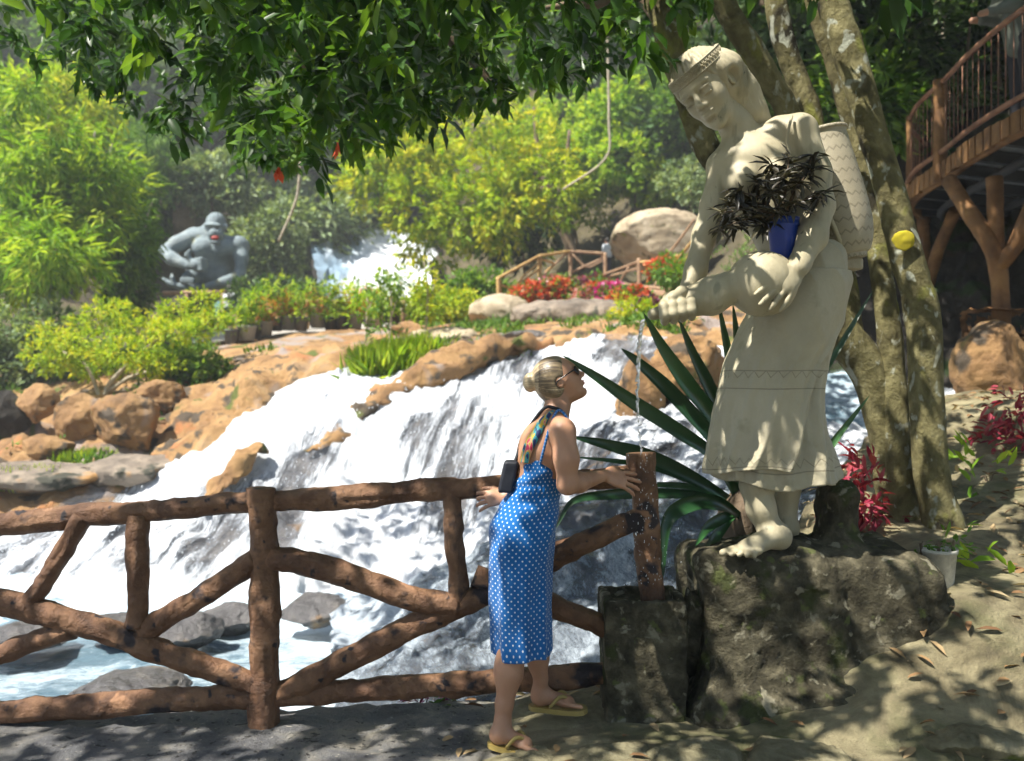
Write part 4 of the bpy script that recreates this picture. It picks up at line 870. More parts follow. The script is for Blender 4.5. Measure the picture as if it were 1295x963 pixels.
for i in range(14):
    x = gl.uniform(1130, 1290); y0 = gl.uniform(-20, 60); y1 = y0 + gl.uniform(70, 190); Y = gl.uniform(12.6, 13.6)
    pw = np.array([P(x, y0, Y), P(x + gl.uniform(-8, 8), (y0 + y1) / 2, Y), P(x + gl.uniform(-14, 14), y1, Y)]); V, Q, T, uv = tube(pw, gl.uniform(.012, .035), 6, .005, 3, i, 6)
    tag(obj('hanging_root', V, [Q, T], M_pale if i % 2 else M_bark), 'thin root hanging in the shade behind the curved walkway railing', 'root', 'hanging roots behind the walkway')
# crimson plants
def leafy(name, label, cat, pts, n, L, mat, seed, wr=.35, up=.5, stems=True, parent=None):
    g = np.random.default_rng(seed); root = parent or empty(name, P(pts[0][0], pts[0][1] + pts[0][3], pts[0][2]), label, cat)
    B = [[*P(x, y, Y), PX(r, Y), PX(r, Y), PX(r * .9, Y)] for x, y, Y, r in pts]
    V, T, ti = foliage(B, n, L, wr, .2, seed, .2, 5, LEAF_L); obj('foliage', V, T, mat, root, tint=ti)
    if stems:
        for b in B:
            for _ in range(3):
                e = np.array(b[:3]) + rdir(1, g)[0] * b[3] * .6; mb = MB(); mb.tube([[b[0], b[1], b[2] - b[5] * 1.3], (np.array(b[:3]) + e) / 2, e], [.006, .004, .002], 5, sub=2); mb.build('stem', M_bark, root)
    return root
leafy('crimson_plant', 'crimson leaved plant between the statue skirt and the spotted trunk', 'plant', [(1092, 612, 5.0, 24), (1076, 640, 4.9, 20), (1104, 640, 5.0, 20), (1092, 590, 5.1, 14)], 330, .08, M_red, 1)
leafy('crimson_plant', 'crimson leaved plant at the right edge of the photo above the leaf litter', 'plant', [(1282, 520, 6.2, 22), (1272, 560, 6.1, 24), (1294, 600, 6, 30), (1285, 630, 5.9, 22), (1310, 550, 6.1, 34)], 620, .085, M_red, 2)
leafy('ground_plant', 'fresh green seedling beside the trunk at the right', 'plant', [(1250, 600, 5.6, 20), (1228, 616, 5.5, 14)], 90, .11, M_lime, 3)
leafy('ground_plant', 'green strap leaves at the right edge near the bottom slope', 'plant', [(1280, 735, 4.3, 18)], 40, .13, M_lime, 4)
leafy('ground_plant', 'small leafy weed below the white flower pot', 'plant', [(1170, 730, 4.3, 12)], 50, .06, M_lime, 5)
leafy('ground_plant', 'tiny purple leaved weed under the lowest rail left of the woman', 'plant', [(540, 892, 4.05, 12), (560, 884, 4.05, 8)], 36, .05, M_fl_vio, 6)
leafy('ground_plant', 'small green weed under the lowest rail beside the purple leaved one', 'plant', [(575, 884, 4.06, 10)], 26, .05, M_mid, 7)
# white pot with a seedling
pt = empty('flower_pot', P(1187, 735, 4.15), 'chipped off white plastic pot with a wilted seedling at the foot of the spotted trunk', 'flower pot')
c = P(1187, 0, 4.15); z0 = P(0, 738, 4.15)[2] - .04; z1 = P(0, 694, 4.15)[2]
V, Q, uv, m, n = loft([(c[0], c[1], z0, .062, .062), (c[0], c[1], z1 - .02, .078, .078), (c[0], c[1], z1 - .018, .083, .083), (c[0], c[1], z1, .084, .084), (c[0], c[1], z1, .076, .076), (c[0], c[1], z1 - .03, .072, .072), (c[0], c[1], z1 - .032, .001, .001)], 40, 1)
obj('pot', V, Q, flat('off_white_pot', (.52, .50, .42), .6, .3, .3, 20), pt)
leafy('', '', '', [(1187, 684, 4.15, 14), (1165, 690, 4.15, 10), (1205, 688, 4.15, 9)], 70, .05, M_mid, 9, parent=pt)
# leaf litter
g = np.random.default_rng(4); n = 1500
X = g.uniform(1.6, 5.5, n); Yy = g.uniform(3.1, 8, n); X2 = g.uniform(-.3, 2, 70); Y2 = g.uniform(3.2, 4.2, 70); X = np.r_[X, X2]; Yy = np.r_[Yy, Y2]
Zz = ground_z(X, Yy); k = Zz > -.1; c = np.c_[X, Yy, Zz + .012][k]; n = len(c)
d = rdir(n, g); d[:, 2] *= .25; V, T = leaves(c, d, np.array([0, 0, 1.]) + .35 * rdir(n, g), .05 + .06 * g.random(n), .03, LEAF_L)
tag(obj('leaf_litter', V, T, M_litter, tint=np.repeat(g.random(n), 8)), 'dry brown fallen leaves scattered over the right slope', 'leaf litter', kind='stuff')
# ------------------------------------------------------------------ figure helpers
def unit(v): v = np.array(v, float); return v / np.linalg.norm(v)
def head_sdf(S, Cn, f, u, s, H, k=.012, eyes=True, jw=1., ey=1.):
    """face forward f, up u, side s (towards the figure's left); H = chin to crown"""
    f, u, s = unit(f), unit(u), unit(s); M = np.array([f, s, u])
    def q(a, b, c): return np.array(Cn) + H * (a * f + b * s + c * u)
    def e(a, b, c, ra, rb_, rc, kk=k, sub=False): S.ell(q(a, b, c), np.array([ra, rb_, rc]) * H, M, kk, sub)
    e(-.05, 0, .13, .41, .33, .36, .02); e(.13, 0, -.06, .25, .265 * jw, .40, .03); e(.15, 0, -.33, .19, .19 * jw, .13, .03); e(.27, 0, -.42, .085, .09, .07, .02)
    e(.31, 0, .11, .07, .19, .06, .02)
    for b in (-1, 1):
        e(.20, .16 * b * jw, -.10, .13, .10, .12, .03)
        if eyes:
            e(.385, .14 * b, .015, .07 * ey, .09 * ey, .06 * ey, .02, True)
            e(.312, .14 * b, .012, .055, .072, .046, .004)
            e(.345, .14 * b, .052, .035, .088, .014 * ey, .005); e(.345, .14 * b, -.03, .03, .08, .012 * ey, .005)
            if ey > 1: e(.372, .135 * b, .012, .02, .022, .022, .003, True); S.cap(q(.345, .05 * b, .10), q(.30, .22 * b, .11), .020 * H, .012 * H, .012)
        e(-.02, .325 * b, -.03, .075, .03, .11, .008); e(.0, .36 * b, -.03, .035, .02, .07, .006, True)
        e(.40, .05 * b, -.135, .04, .035, .03, .008)
    S.cap(q(.345, 0, .06), q(.45, 0, -.10), .028 * H, .042 * H, .012); e(.44, 0, -.115, .045, .04, .035, .008)
    e(.36, 0, -.225, .05, .105, .026, .006); e(.355, 0, -.27, .05, .09, .03, .006); e(.42, 0, -.247, .03, .11, .006, .004, True); e(.34, 0, -.33, .03, .07, .02, .01, True)
    return q
def foot_sdf(S, heel, toe, h, w, ankle, k=.012):
    heel, toe = np.array(heel, float), np.array(toe, float); d = toe - heel; L = np.linalg.norm(d); d /= L; up = np.array([0, 0, 1.])
    sd = np.cross(up, d); sd /= np.linalg.norm(sd)
    M = np.array([d, sd, up])
    S.ell(heel + d * L * .12 + up * h * .45, (L * .15, w * .36, h * .48), M, .02)
    S.cap(ankle, heel + d * L * .20 + up * h * .5, w * .32, w * .36, .03)
    S.cap(heel + d * L * .22 + up * h * .55, heel + d * L * .66 + up * h * .30, w * .36, w * .30, .03)
    S.ell(heel + d * L * .68 + up * h * .24, (L * .14, w * .50, h * .24), M, .02)
    for i in range(5):
        o = (i - 2) * w * .2; l = L * (.97 - .045 * i if i else 1.0) ; r = w * (.13 if i == 0 else .088)
        S.cap(heel + d * L * .76 + sd * o + up * h * .2, heel + d * (l - r) + sd * o * 1.02 + up * r, r, r * .9, .006)
def hand_sdf(S, wrist, d, nrm, L, curl=(.35, .35, .4, .45), side=1, spread=.10, thumb=.5, k=.006, rs=1., thumb_curl=.3):
    """d = wrist to knuckles, nrm = back of the hand; side=+1: thumb lies on cross(d,nrm)"""
    d, nrm = unit(d), unit(nrm); sd = unit(np.cross(d, nrm)) * side; nrm = unit(np.cross(sd, d)) * side if side > 0 else unit(np.cross(d, sd)) * 1
    if nrm @ np.array(nrm) < 0: nrm = -nrm
    wrist = np.array(wrist, float); M = np.array([d, sd, np.cross(d, sd)])
    S.ell(wrist + d * L * .27, (L * .28, L * .225, L * .10 * rs), M, .015); S.ell(wrist + d * L * .40, (L * .14, L * .235, L * .085 * rs), M, .012)
    kn = wrist + d * L * .50; ln = [.44, .49, .46, .36]; back = nrm
    for i in range(4):
        o = (1.5 - i) * L * .125; p = kn + sd * o - d * abs(i - 1) * L * .02; a = 0; dd = unit(d + sd * spread * (1.5 - i)); r = L * (.052 if i < 3 else .046) * rs
        segs = [ln[i] * .45, ln[i] * .32, ln[i] * .23]
        for j, sg in enumerate(segs):
            a += curl[i] * (1.0 if j else .8); v = dd * math.cos(a) - back * math.sin(a); p2 = p + v * sg * L
            S.cap(p, p2, r * (1 - .08 * j), r * (1 - .08 * (j + 1)), k); p = p2
    p = wrist + d * L * .14 + sd * L * .16; v = unit(d * (1 - thumb) + sd * thumb * 1.2 - back * .25); r = L * .065 * rs
    p2 = p + v * L * .24; S.cap(p, p2, r * 1.2, r, .012); v = unit(v * (1 - thumb_curl) + d * thumb_curl - back * thumb_curl * .6); p3 = p2 + v * L * .16; S.cap(p2, p3, r, r * .9, k)
    p4 = p3 + unit(v - back * thumb_curl * .5) * L * .13; S.cap(p3, p4, r * .9, r * .75, k)

# ------------------------------------------------------------------ the woman
YW = 3.58
def W(px, py, d=0.): return P(px, py, YW + d) if False else np.array([(px - CX) / F * YW, YW + d, HC - (py - CY) / F * YW])
def wr(n): return PX(n, YW)
wz = W(640, 934)[2]
person = empty('person', (W(655, 930)[0], YW, wz), 'woman in a blue polka dot dress with a blond bun and glasses, looking up', 'person')
S = Sculpt((W(600, 0)[0], YW - .36, wz - .02), (W(825, 0)[0], YW + .42, W(0, 440)[2]), .0050)
hf = unit((.87, -.03, .50)); hs = unit((.03, 1, 0)); hu = unit(np.cross(hf, hs)); hs = unit(np.cross(hu, hf)); hu = hu if hu[2] > 0 else -hu
HC_ = W(708, 482, .03); Hh = wr(66)
# torso
S.ell(W(661, 690, .0), (wr(36), .15, wr(46)), None, .04); S.ell(W(672, 645), (wr(30), .125, wr(45)), None, .05); S.ell(W(679, 600), (wr(29), .125, wr(45)), None, .05)
S.ell(W(686, 566), (wr(30), .145, wr(34)), unit_m if False else None, .04); S.ell(W(697, 548, 0), (wr(24), .15, wr(19)), None, .04)
S.chain([W(708, 541, -.145), W(699, 534, -.06), W(697, 532, .06), W(704, 541, .16)], [wr(14.5), wr(14), wr(14), wr(14)], .035)
S.cap(W(699, 534, .0), W(706, 502, .02), wr(17), wr(14), .025); S.cap(W(704, 532), W(712, 514, .01), wr(11), wr(9), .03)
for b in (-1, 1): S.ell(W(707, 575, .07 * b), (wr(17), .065, wr(18)), None, .04)
qh = head_sdf(S, HC_, hf, hu, hs, Hh, .012)
# arms: near (right) arm on the post
sh, el, wrst = W(709, 545, -.165), W(714, 606, -.185), W(765, 602, .02)
S.chain([sh, (sh + el) / 2 + [0.004, -.01, 0], el], [wr(15.5), wr(14), wr(12)], .03); S.chain([el, el + (wrst - el) * .3 + [0, 0, -.004], wrst], [wr(12), wr(12), wr(7.2)], .02)
hand_sdf(S, wrst, W(797, 611, .062) - wrst, (.15, -.75, .60), .185, curl=(.10, .08, .12, .18), side=-1, spread=.16, thumb=.4)
# far (left) arm reaching back to the rail
sh2, el2, wr2 = W(702, 545, .17), W(668, 598, .24), W(642, 632, .13)
S.chain([sh2, el2, wr2], [wr(13.5), wr(11.5), wr(7)], .02)
hand_sdf(S, wr2, unit((-.95, -.12, -.14)), (0.1, -.8, .6), .165, curl=(.16, .2, .25, .3), side=1, thumb=.4)
# legs
S.chain([W(657, 705, -.075), W(652, 790, -.08), W(645, 842, -.09), W(638, 880, -.095), W(636, 900, -.10)], [wr(25), wr(18), wr(15.5), wr(10.5), wr(9.5)], .02)
S.ell(W(641, 838, -.09), (wr(16), .052, wr(30)), None, .02)
S.chain([W(670, 705, .085), W(676, 790, .09), W(682, 838, .10), W(685, 870, .11), W(684, 888, .12)], [wr(26), wr(17), wr(13), wr(8.8), wr(8.5)], .02)
S.ell(W(680, 838, .10), (wr(13.5), .048, wr(28)), None, .02)
f1h, f1t = W(622, 925, -.095), W(682, 931, -.145); f2h, f2t = W(674, 905, .13), W(741, 905.5, .10)
foot_sdf(S, f1h, f1t, .068, .082, W(636, 900, -.10)); foot_sdf(S, f2h, f2t, .068, .082, W(684, 886, .12))
S.build('body', M_skin, person)
# sandals
M_sand = flat('khaki_rubber', (.34, .25, .075), .5, .4, .12, 20)
for hl, te in ((f1h, f1t), (f2h, f2t)):
    r = empty('sandal', hl, None, None); r.location = [float(a) for a in hl - wloc(person)]; r.parent = person
    d = unit(te - hl); sd = np.array([-d[1], d[0], 0]); L = np.linalg.norm(te - hl); t = np.linspace(0, 1, 22); hw = .036 + .011 * np.sin(t * 3.1 - .5) - .004 * np.sin(t * 6.2); hw *= np.sqrt(np.clip(1 - (2 * t - 1) ** 8, .02, 1))
    V = []
    for z_ in (-.024, -.004):
        for sg in (-1, 1): V.append(hl + d * (t[:, None] * (L + .03) - .015) + sd * (hw * sg)[:, None] + [0, 0, z_])
    a, b, c, e = [np.arange(22) + 22 * i for i in range(4)]
    Q = []
    for (p_, q_) in ((a, b), (d_ := (e, c))) if False else ((b, a), (c, e), (a, c), (e, b)): Q += [[p_[i], p_[i + 1], q_[i + 1], q_[i]] for i in range(21)]
    obj('sole', np.concatenate(V), Q, M_sand, r, smooth=False)
    mb = MB(); fr = hl + d * L * .74 + [0, 0, .026]
    for sg in (-1, 1): mb.tube([fr, hl + d * L * .56 + sd * .030 * sg + [0, 0, .046], hl + d * L * .36 + sd * .044 * sg + [0, 0, .004]], [.006, .0085, .006], 8, sub=5)
    mb.build('strap', M_sand, r)
# dress: blue with white dots
M_dress, t, b, N, L = nmat('polka_dress'); v = coords(t, 'UV')
sx = N('ShaderNodeSeparateXYZ'); L(v, sx.inputs[0]); pit = .0285
cu = mth(t, 'DIVIDE', sx.outputs[0], pit); cv = mth(t, 'DIVIDE', sx.outputs[1], pit * .5)
row = mth(t, 'FLOOR', cv); off = mth(t, 'MULTIPLY', mth(t, 'FLOORED_MODULO', row, 2.), .5)
fu = mth(t, 'SUBTRACT', mth(t, 'FRACT', mth(t, 'ADD', cu, off)), .5); fv = mth(t, 'MULTIPLY', mth(t, 'SUBTRACT', mth(t, 'FRACT', cv), .5), .5)
rd = mth(t, 'SQRT', mth(t, 'ADD', mth(t, 'MULTIPLY', fu, fu), mth(t, 'MULTIPLY', fv, fv)))
dot = ramp(t, rd, [(.105, 1.), (.135, 0.)]); base = ramp(t, nz(t, coords(t), 6, 3), [(.3, (.004, .095, .31)), (.7, (.007, .13, .40))])
L(mixc(t, dot, base, (.62, .66, .72)), b.inputs['Base Color']); b.inputs['Roughness'].default_value = .8; b.inputs['Specular IOR Level'].default_value = .15
b.inputs['Sheen Weight'].default_value = .2; bump(t, b, nz(t, coords(t), 380, 2), .3, .001)
rows_ = [(576, 660, 699, .128), (590, 655, 705, .142), (603, 650, 707, .136), (614, 646, 708.5, .132), (626, 640, 708, .138), (642, 630, 706.5, .155), (663, 621, 704.5, .175), (690, 618.5, 700, .182), (720, 618, 697.5, .18), (757, 618.5, 696.5, .172), (780, 620, 696, .168), (802, 621, 696.5, .166), (817, 622.5, 697, .165)]
sec = [((W((l + r_) / 2, y)[0]), YW, W(0, y)[2], wr((r_ - l) / 2), d_) for y, l, r_, d_ in rows_]
def dfold(th, v):
    s_ = sstep(.25, 1, v); w_ = np.exp(-((v - .27) / .05) ** 2)
    return (.0065 * np.sin(th * 9 + 2.2 * v) + .0018 * np.sin(th * 17 + 1)) * s_ + .0028 * np.sin(th * 34) * w_ + .003 * np.sin(v * 46 + 3 * th) * (1 - s_) + .004 * np.sin(th * 5 + v * 22) * np.exp(-((v - .55) / .2) ** 2)
V, Q, uv, m, n = loft(sec, 180, 8, dfold)
Vg = V.reshape(m, n, 3); lift = sstep(.05, 0, np.linspace(0, 1, m))[:, None]           # bodice: higher at the bust, dips at the back
Vg[..., 2] += lift * .035 * ((Vg[..., 0] - W(680, 0)[0]) / .06)
hem = sstep(.9, 1, np.linspace(0, 1, m))[:, None]; th = np.arange(n) / n * 6.283
Vg[..., 2] += hem * (.006 * np.sin(th * 4)[None] - .02 * sstep(YW + .04, YW - .08, Vg[..., 1])); uvg = uv.reshape(m, n, 2)
V = Vg.reshape(-1, 3); dr = obj('dress', V, Q, M_dress, person, uv=uv)
md = dr.modifiers.new('thick', 'SOLIDIFY'); md.thickness = .003
mb = MB(); mb.tube([W(682, 582, -.135), W(686, 565, -.155), W(691, 545, -.165), W(698, 527, -.125), W(705, 518, -.10), W(714, 526, -.11), W(722, 548, -.12), W(722, 575, -.10)], .0055, 8, sub=8); mb.build('shoulder_strap', M_dress, person)
mb = MB(); mb.tube([W(670, 580, .10), W(680, 545, .10), W(700, 524, .07), W(712, 530, .08)], .0055, 8, sub=8); mb.build('shoulder_strap', M_dress, person)
mb = MB(); mb.tube([W(648, 592, -.06), W(653, 578, -.05), W(667, 545, -.02), W(687, 517, -.045), W(701, 516, -.065), W(713, 524, -.05), W(722, 548, .03), W(716, 590, .10)], .007, 8, sub=8); mb.build('bag_strap', flat('black_webbing', (.012, .013, .018), .6), person)
# colourful printed panel across the upper back
M_print, t, b, N, L = nmat('tropical_print'); v = coords(t)
wv_ = ramp(t, nz(t, coords(t, 'Object', (1, 1, .6), (0, .6, 0)), 17, 2, .4, 1.6), [(.30, (.02, .03, .12)), (.40, (.05, .30, .34)), (.47, (.62, .42, .05)), (.53, (.72, .36, .22)), (.58, (.60, .04, .10)), (.70, (.70, .05, .10))])
wv_.node.color_ramp.interpolation = 'CONSTANT'; L(wv_, b.inputs['Base Color']); b.inputs['Roughness'].default_value = .7
pl = [(W(x, y, d_)) for x, y, d_ in ((700, 519, -.088), (692, 530, -.12), (684, 545, -.138), (676, 560, -.138), (670, 574, -.132), (668, 582, -.13))]
pr = [(W(x, y, d_)) for x, y, d_ in ((695, 521, -.07), (682, 531, -.095), (672, 545, -.108), (664, 560, -.108), (660, 574, -.10), (659, 582, -.10))]
G_ = np.stack([crm(np.array(pl), 5), (crm(np.array(pl), 5) + crm(np.array(pr), 5)) / 2 + [-.006, -.012, 0], crm(np.array(pr), 5)], 0)
V, Q, uv = grid(G_); o = obj('printed_back_strap', V, Q, M_print, person, uv=uv); md = o.modifiers.new('thick', 'SOLIDIFY'); md.thickness = .006
# bag
s = rough_box('bag', W(643, 601, -.04), (.058, .10, .125), None, seg=26, amp=.003, seed=2); V, Q = s.mesh(); V = V + np.array([.22, 0, 0]) * (V[:, 2:3] - V[:, 2].mean())
obj('bag', V, Q, flat('black_nylon', (.012, .014, .022), .55), person)
# hair: cap, bun
S = Sculpt(np.array(HC_) - .2, np.array(HC_) + .2, .0035); M = np.array([hf, hs, hu])
def hq(a, b_, c): return np.array(HC_) + Hh * (a * hf + b_ * hs + c * hu)
S.ell(hq(-.07, 0, .14), np.array([.425, .36, .385]) * Hh, M, .01); S.ell(hq(-.16, 0, -.10), np.array([.30, .32, .30]) * Hh, M, .03)
S.ell(hq(.50, 0, -.17), np.array([.38, .6, .56]) * Hh, M, .03, True); S.ell(hq(.10, 0, -.42), np.array([.22, .6, .22]) * Hh, M, .03, True)
for b_ in (-1, 1): S.ell(hq(-.0, .36 * b_, -.05), np.array([.085, .12, .11]) * Hh, M, .012, True)
S.ell(W(671, 484, .03), (wr(9.5), wr(10), wr(12.5)), None, .008); S.ell(W(681, 486, .03), (wr(5), wr(6), wr(7)), None, .01)
V, Q = S.mesh(); hc = W(679, 485, .03)
ang = np.arctan2((V - HC_) @ hs, (V - HC_) @ hu); q = V - hc; rr_ = np.linalg.norm(q, axis=1); st_ = np.stack([np.arctan2(q[:, 1], q[:, 2]) * 16, rr_ * 7, 0 * rr_], 1)
nn = V - np.array(HC_); nn /= np.linalg.norm(nn, axis=1)[:, None]; V = V + nn * (fbm(st_, 1.6, 3, 3, True) * .0013)[:, None]
M_hair, t, b, N, L = nmat('blond_streaked_hair'); at_ = N('ShaderNodeAttribute'); at_.attribute_name = 'tint'
L(ramp(t, at_.outputs['Fac'], [(.15, (.07, .05, .032)), (.45, (.22, .165, .095)), (.72, (.50, .40, .25))]), b.inputs['Base Color']); b.inputs['Roughness'].default_value = .42
ti = np.clip(.40 + .55 * fbm(st_ * [1, .35, 1], 1.6, 5, 12) + .25 * fbm(V, 22, 3, 5) + .25 * (V[:, 0] < W(681, 0)[0]), 0, 1); obj('hair', V, Q, M_hair, person, tint=ti)
# sunglasses
gl_ = empty('sunglasses', hq(.4, 0, .02), None, None); gl_.location = [float(a) for a in hq(.4, 0, .02) - wloc(person)]; gl_.parent = person
M_blk = flat('black_acetate', (.008, .008, .01), .25, .6, .1)
mb = MB()
for b_ in (-1, 1): mb.tube([hq(.36, .30 * b_, .05), hq(.18, .34 * b_, .04), hq(-.04, .36 * b_, .02), hq(-.10, .35 * b_, -.04)], .0022 * 1.2, 8, sub=4)
mb.build('temple_arm', M_blk, gl_)
for b_ in (-1, 1):
    S = Sculpt(hq(.4, .16 * b_, .02) - .05, hq(.4, .16 * b_, .02) + .05, .0025)
    S.ell(hq(.385, .16 * b_, .015), np.array([.035, .135, .095]) * Hh, np.array([unit(hf * .95 + hs * .25 * b_), unit(hs * .95 - hf * .25 * b_), hu]), .003); S.build('lens', M_blk, gl_)
S = Sculpt(hq(.42, 0, .05) - .02, hq(.42, 0, .05) + .02, .002); S.cap(hq(.42, -.05, .05), hq(.42, .05, .05), .0025, .0025, .001); S.build('bridge', M_blk, gl_)
S = Sculpt(hq(.38, 0, -.25) - .03, hq(.38, 0, -.25) + .03, .0018)
S.ell(hq(.372, 0, -.225), np.array([.045, .10, .022]) * Hh, M, .003); S.ell(hq(.367, 0, -.27), np.array([.045, .085, .026]) * Hh, M, .003); S.build('lips', skinmat('lip', (.42, .15, .12), (.46, .18, .14)), person)

# ------------------------------------------------------------------ the statue
YS = 3.95
def Z_(px, py, d=0.): return np.array([(px - CX) / F * YS, YS + d, HC - (py - CY) / F * YS])
def sr(n): return PX(n, YS)
stat = empty('stone_statue', Z_(990, 690), 'tall cream statue of a barefoot woman in a long skirt pouring from a gourd', 'statue')
S = Sculpt((Z_(800, 0)[0], YS - .52, Z_(0, 702)[2]), (Z_(1085, 0)[0], YS + .36, Z_(0, 45)[2]), .0062)
u = unit((-.51, 0, .86)); s_ = unit((.74, -.51, .44)); s_ = unit(s_ - (s_ @ u) * u); f = -np.cross(u, s_)
if f[1] > 0: f = -f
a_ = R(13); f, s_ = f * math.cos(a_) - s_ * math.sin(a_), s_ * math.cos(a_) + f * math.sin(a_)
a_ = R(7); f, u = f * math.cos(a_) - u * math.sin(a_), u * math.cos(a_) + f * math.sin(a_)
SH = .352; SC_ = Z_(894, 117, -.02)
qs = head_sdf(S, SC_, f, u, s_, SH, .012, True, .90, 1.25)
# neck, shoulders, torso
S.chain([Z_(915, 128, .02), Z_(934, 160, .02), Z_(950, 195, .03)], [sr(20), sr(20), sr(24)], .04)
S.chain([Z_(912, 210, .02), Z_(934, 193, .03), Z_(960, 182, .03), Z_(985, 170, -.02), Z_(1006, 170, -.05)], [sr(17), sr(16), sr(17), sr(18), sr(21)], .05)
S.ell(Z_(957, 204, -.01), (sr(50), .125, sr(27)), None, .07); S.ell(Z_(957, 222, .01), (sr(48), .135, sr(40)), None, .05); S.ell(Z_(975, 262, .02), (sr(44), .125, sr(42)), None, .05); S.ell(Z_(1004, 305, .03), (sr(44), .14, sr(40)), None, .06)
S.ell(Z_(1018, 345, .03), (sr(48), .17, sr(40)), None, .05)
for x, y, d_ in ((930, 236, -.10), (975, 228, -.11)): S.ell(Z_(x, y, d_), (sr(20), .07, sr(20)), None, .03)
# arms
L1 = [Z_(1006, 172, -.06), Z_(1020, 225, -.10), Z_(1024, 268, -.12)]; S.chain(L1, [sr(21), sr(19.5), sr(17.5)], .03)
S.chain([Z_(1024, 268, -.12), Z_(1008, 310, -.20), Z_(984, 346, -.28)], [sr(18), sr(17), sr(12)], .03)
R1 = [Z_(913, 212, .0), Z_(900, 262, -.02), Z_(888, 300, -.04), Z_(874, 345, -.10), Z_(858, 378, -.16)]; S.chain(R1, [sr(16), sr(15), sr(14), sr(13), sr(10)], .03)
# legs and feet (only the shins show)
S.chain([Z_(1000, 560, .03), Z_(952, 612, -.06), Z_(956, 640, -.08), Z_(964, 660, -.08)], [sr(28), sr(19.5), sr(17), sr(15)], .03)
S.chain([Z_(1020, 560, .12), Z_(1003, 625, .12), Z_(1003, 672, .12)], [sr(26), sr(18), sr(15)], .03)
foot_sdf(S, Z_(990, 690, -.06), Z_(905, 693, -.26), .12, .135, Z_(966, 662, -.08), .02)
foot_sdf(S, Z_(1014, 688, .12), Z_(965, 688, .02), .11, .12, Z_(1003, 668, .12), .02)
# gourd and hands
def gourd(S, e=0):
    S.ell(Z_(944, 367, -.25), (sr(41 + e), .145 + sr(e), sr(39 + e)), None, .02); S.chain([Z_(902, 373, -.25), Z_(882, 382, -.26), Z_(860, 388, -.27), Z_(838, 396, -.28), Z_(813, 404, -.29)], [sr(20 + e), sr(22 + e), sr(17 + e), sr(9 + e), sr(7 + e)], .022)
# left hand laid on the gourd
wl = Z_(978, 352, -.33); dl = Z_(950, 382, -.385) - wl; S.cap(Z_(986, 344, -.28), wl, sr(12), sr(12), .03)
hand_sdf(S, wl, dl, (.25, -.85, .35), .235, curl=(.10, .14, .18, .22), side=1, spread=.12, thumb=.5, rs=1.0, thumb_curl=.1)
# right fist round the neck of the gourd
fc = Z_(838, 396, -.28)
S.ell(Z_(846, 386, -.25), (sr(21), .055, sr(12)), None, .02)
for i in range(4):
    x = 824 + i * 10.5; y = 404 - i * 2.0
    S.chain([Z_(x + 2, y - 14, -.27), Z_(x - 1, y - 8, -.335), Z_(x - .5, y + 2, -.345), Z_(x + 2, y + 9, -.30)], [sr(5), sr(6.2), sr(6), sr(5)], .006)
S.chain([Z_(862, 378, -.22), Z_(846, 378, -.30), Z_(833, 385, -.33)], [sr(8), sr(7), sr(5)], .01)
S.build('body', M_stat, stat, .0015, 8, 4)
S = Sculpt(Z_(795, 450, -.5), Z_(1000, 315, .0), .0075); gourd(S); S.build('gourd', M_stat, stat)
# hair and headband
S = Sculpt(np.array(SC_) - [.3, .32, .34], np.array(SC_) + [.48, .36, .28], .0075); M = np.array([f, s_, u])
def qq(a, b_, c): return np.array(SC_) + SH * (a * f + b_ * s_ + c * u)
S.ell(qq(-.08, 0, .17), np.array([.435, .352, .365]) * SH, M, .02)
S.chain([qq(-.16, .25, .08), Z_(938, 116, .02), Z_(952, 140, .03), Z_(966, 162, .05), Z_(985, 172, .08)], [.075, .065, .055, .042, .03], .05)
S.chain([qq(-.2, .05, .05), Z_(935, 125, .10), Z_(960, 160, .12), Z_(985, 180, .12)], [.11, .10, .08, .05], .05)
S.ell(qq(.46, 0, -.20), np.array([.42, .50, .50]) * SH, M, .015, True)
for b_ in (-1, 1): S.ell(qq(.0, .36 * b_, -.05), np.array([.075, .10, .11]) * SH, M, .01, True)
V, Q = S.mesh(); ctr = qq(-.1, 0, .45); q = V - ctr; an = np.arctan2(q @ s_, q @ f)
nn = V - np.array(SC_); nn /= np.linalg.norm(nn, axis=1)[:, None]
V = V + nn * (fbm(np.stack([an * 6, (q @ u) * 3, V[:, 0] * 4], 1), 1.4, 3, 5, True) * .015)[:, None]
obj('hair', V, Q, M_stat, stat)
def ring(a0, a1, c0, rf, rs_, hgt, name, key=False):
    n = 200; th = np.arange(n) / n * 6.2832; V = []; prof = [(0, 0), (.5, .022), (1, .03), (1.5, .024), (2, 0)]
    prof = [(-.5, -.03), (-.5, .0), (-.42, .028), (-.34, .016), (.34, .016), (.42, .028), (.5, .0), (.5, -.03)]
    for h_, o in prof:
        rr = np.stack([np.cos(th) * (rf + o * SH), np.sin(th) * (rs_ + o * SH)], 1)
        V.append(qq(*a0)[None] + rr[:, :1] * f + rr[:, 1:] * s_ + (u * h_ * hgt)[None] + (u[None] * (-.02 * np.cos(th))[:, None]))
    V = np.concatenate(V); m = len(prof); i = np.arange(m - 1)[:, None] * n; j = np.arange(n)[None]; j2 = (j + 1) % n
    return obj(name, V, np.stack([i + j, i + j2, i + n + j2, i + n + j], -1).reshape(-1, 4), M_stat, stat)
hb = ring((-.055, 0, .315), 0, 0, .415 * SH, .355 * SH, .05, 'headband')
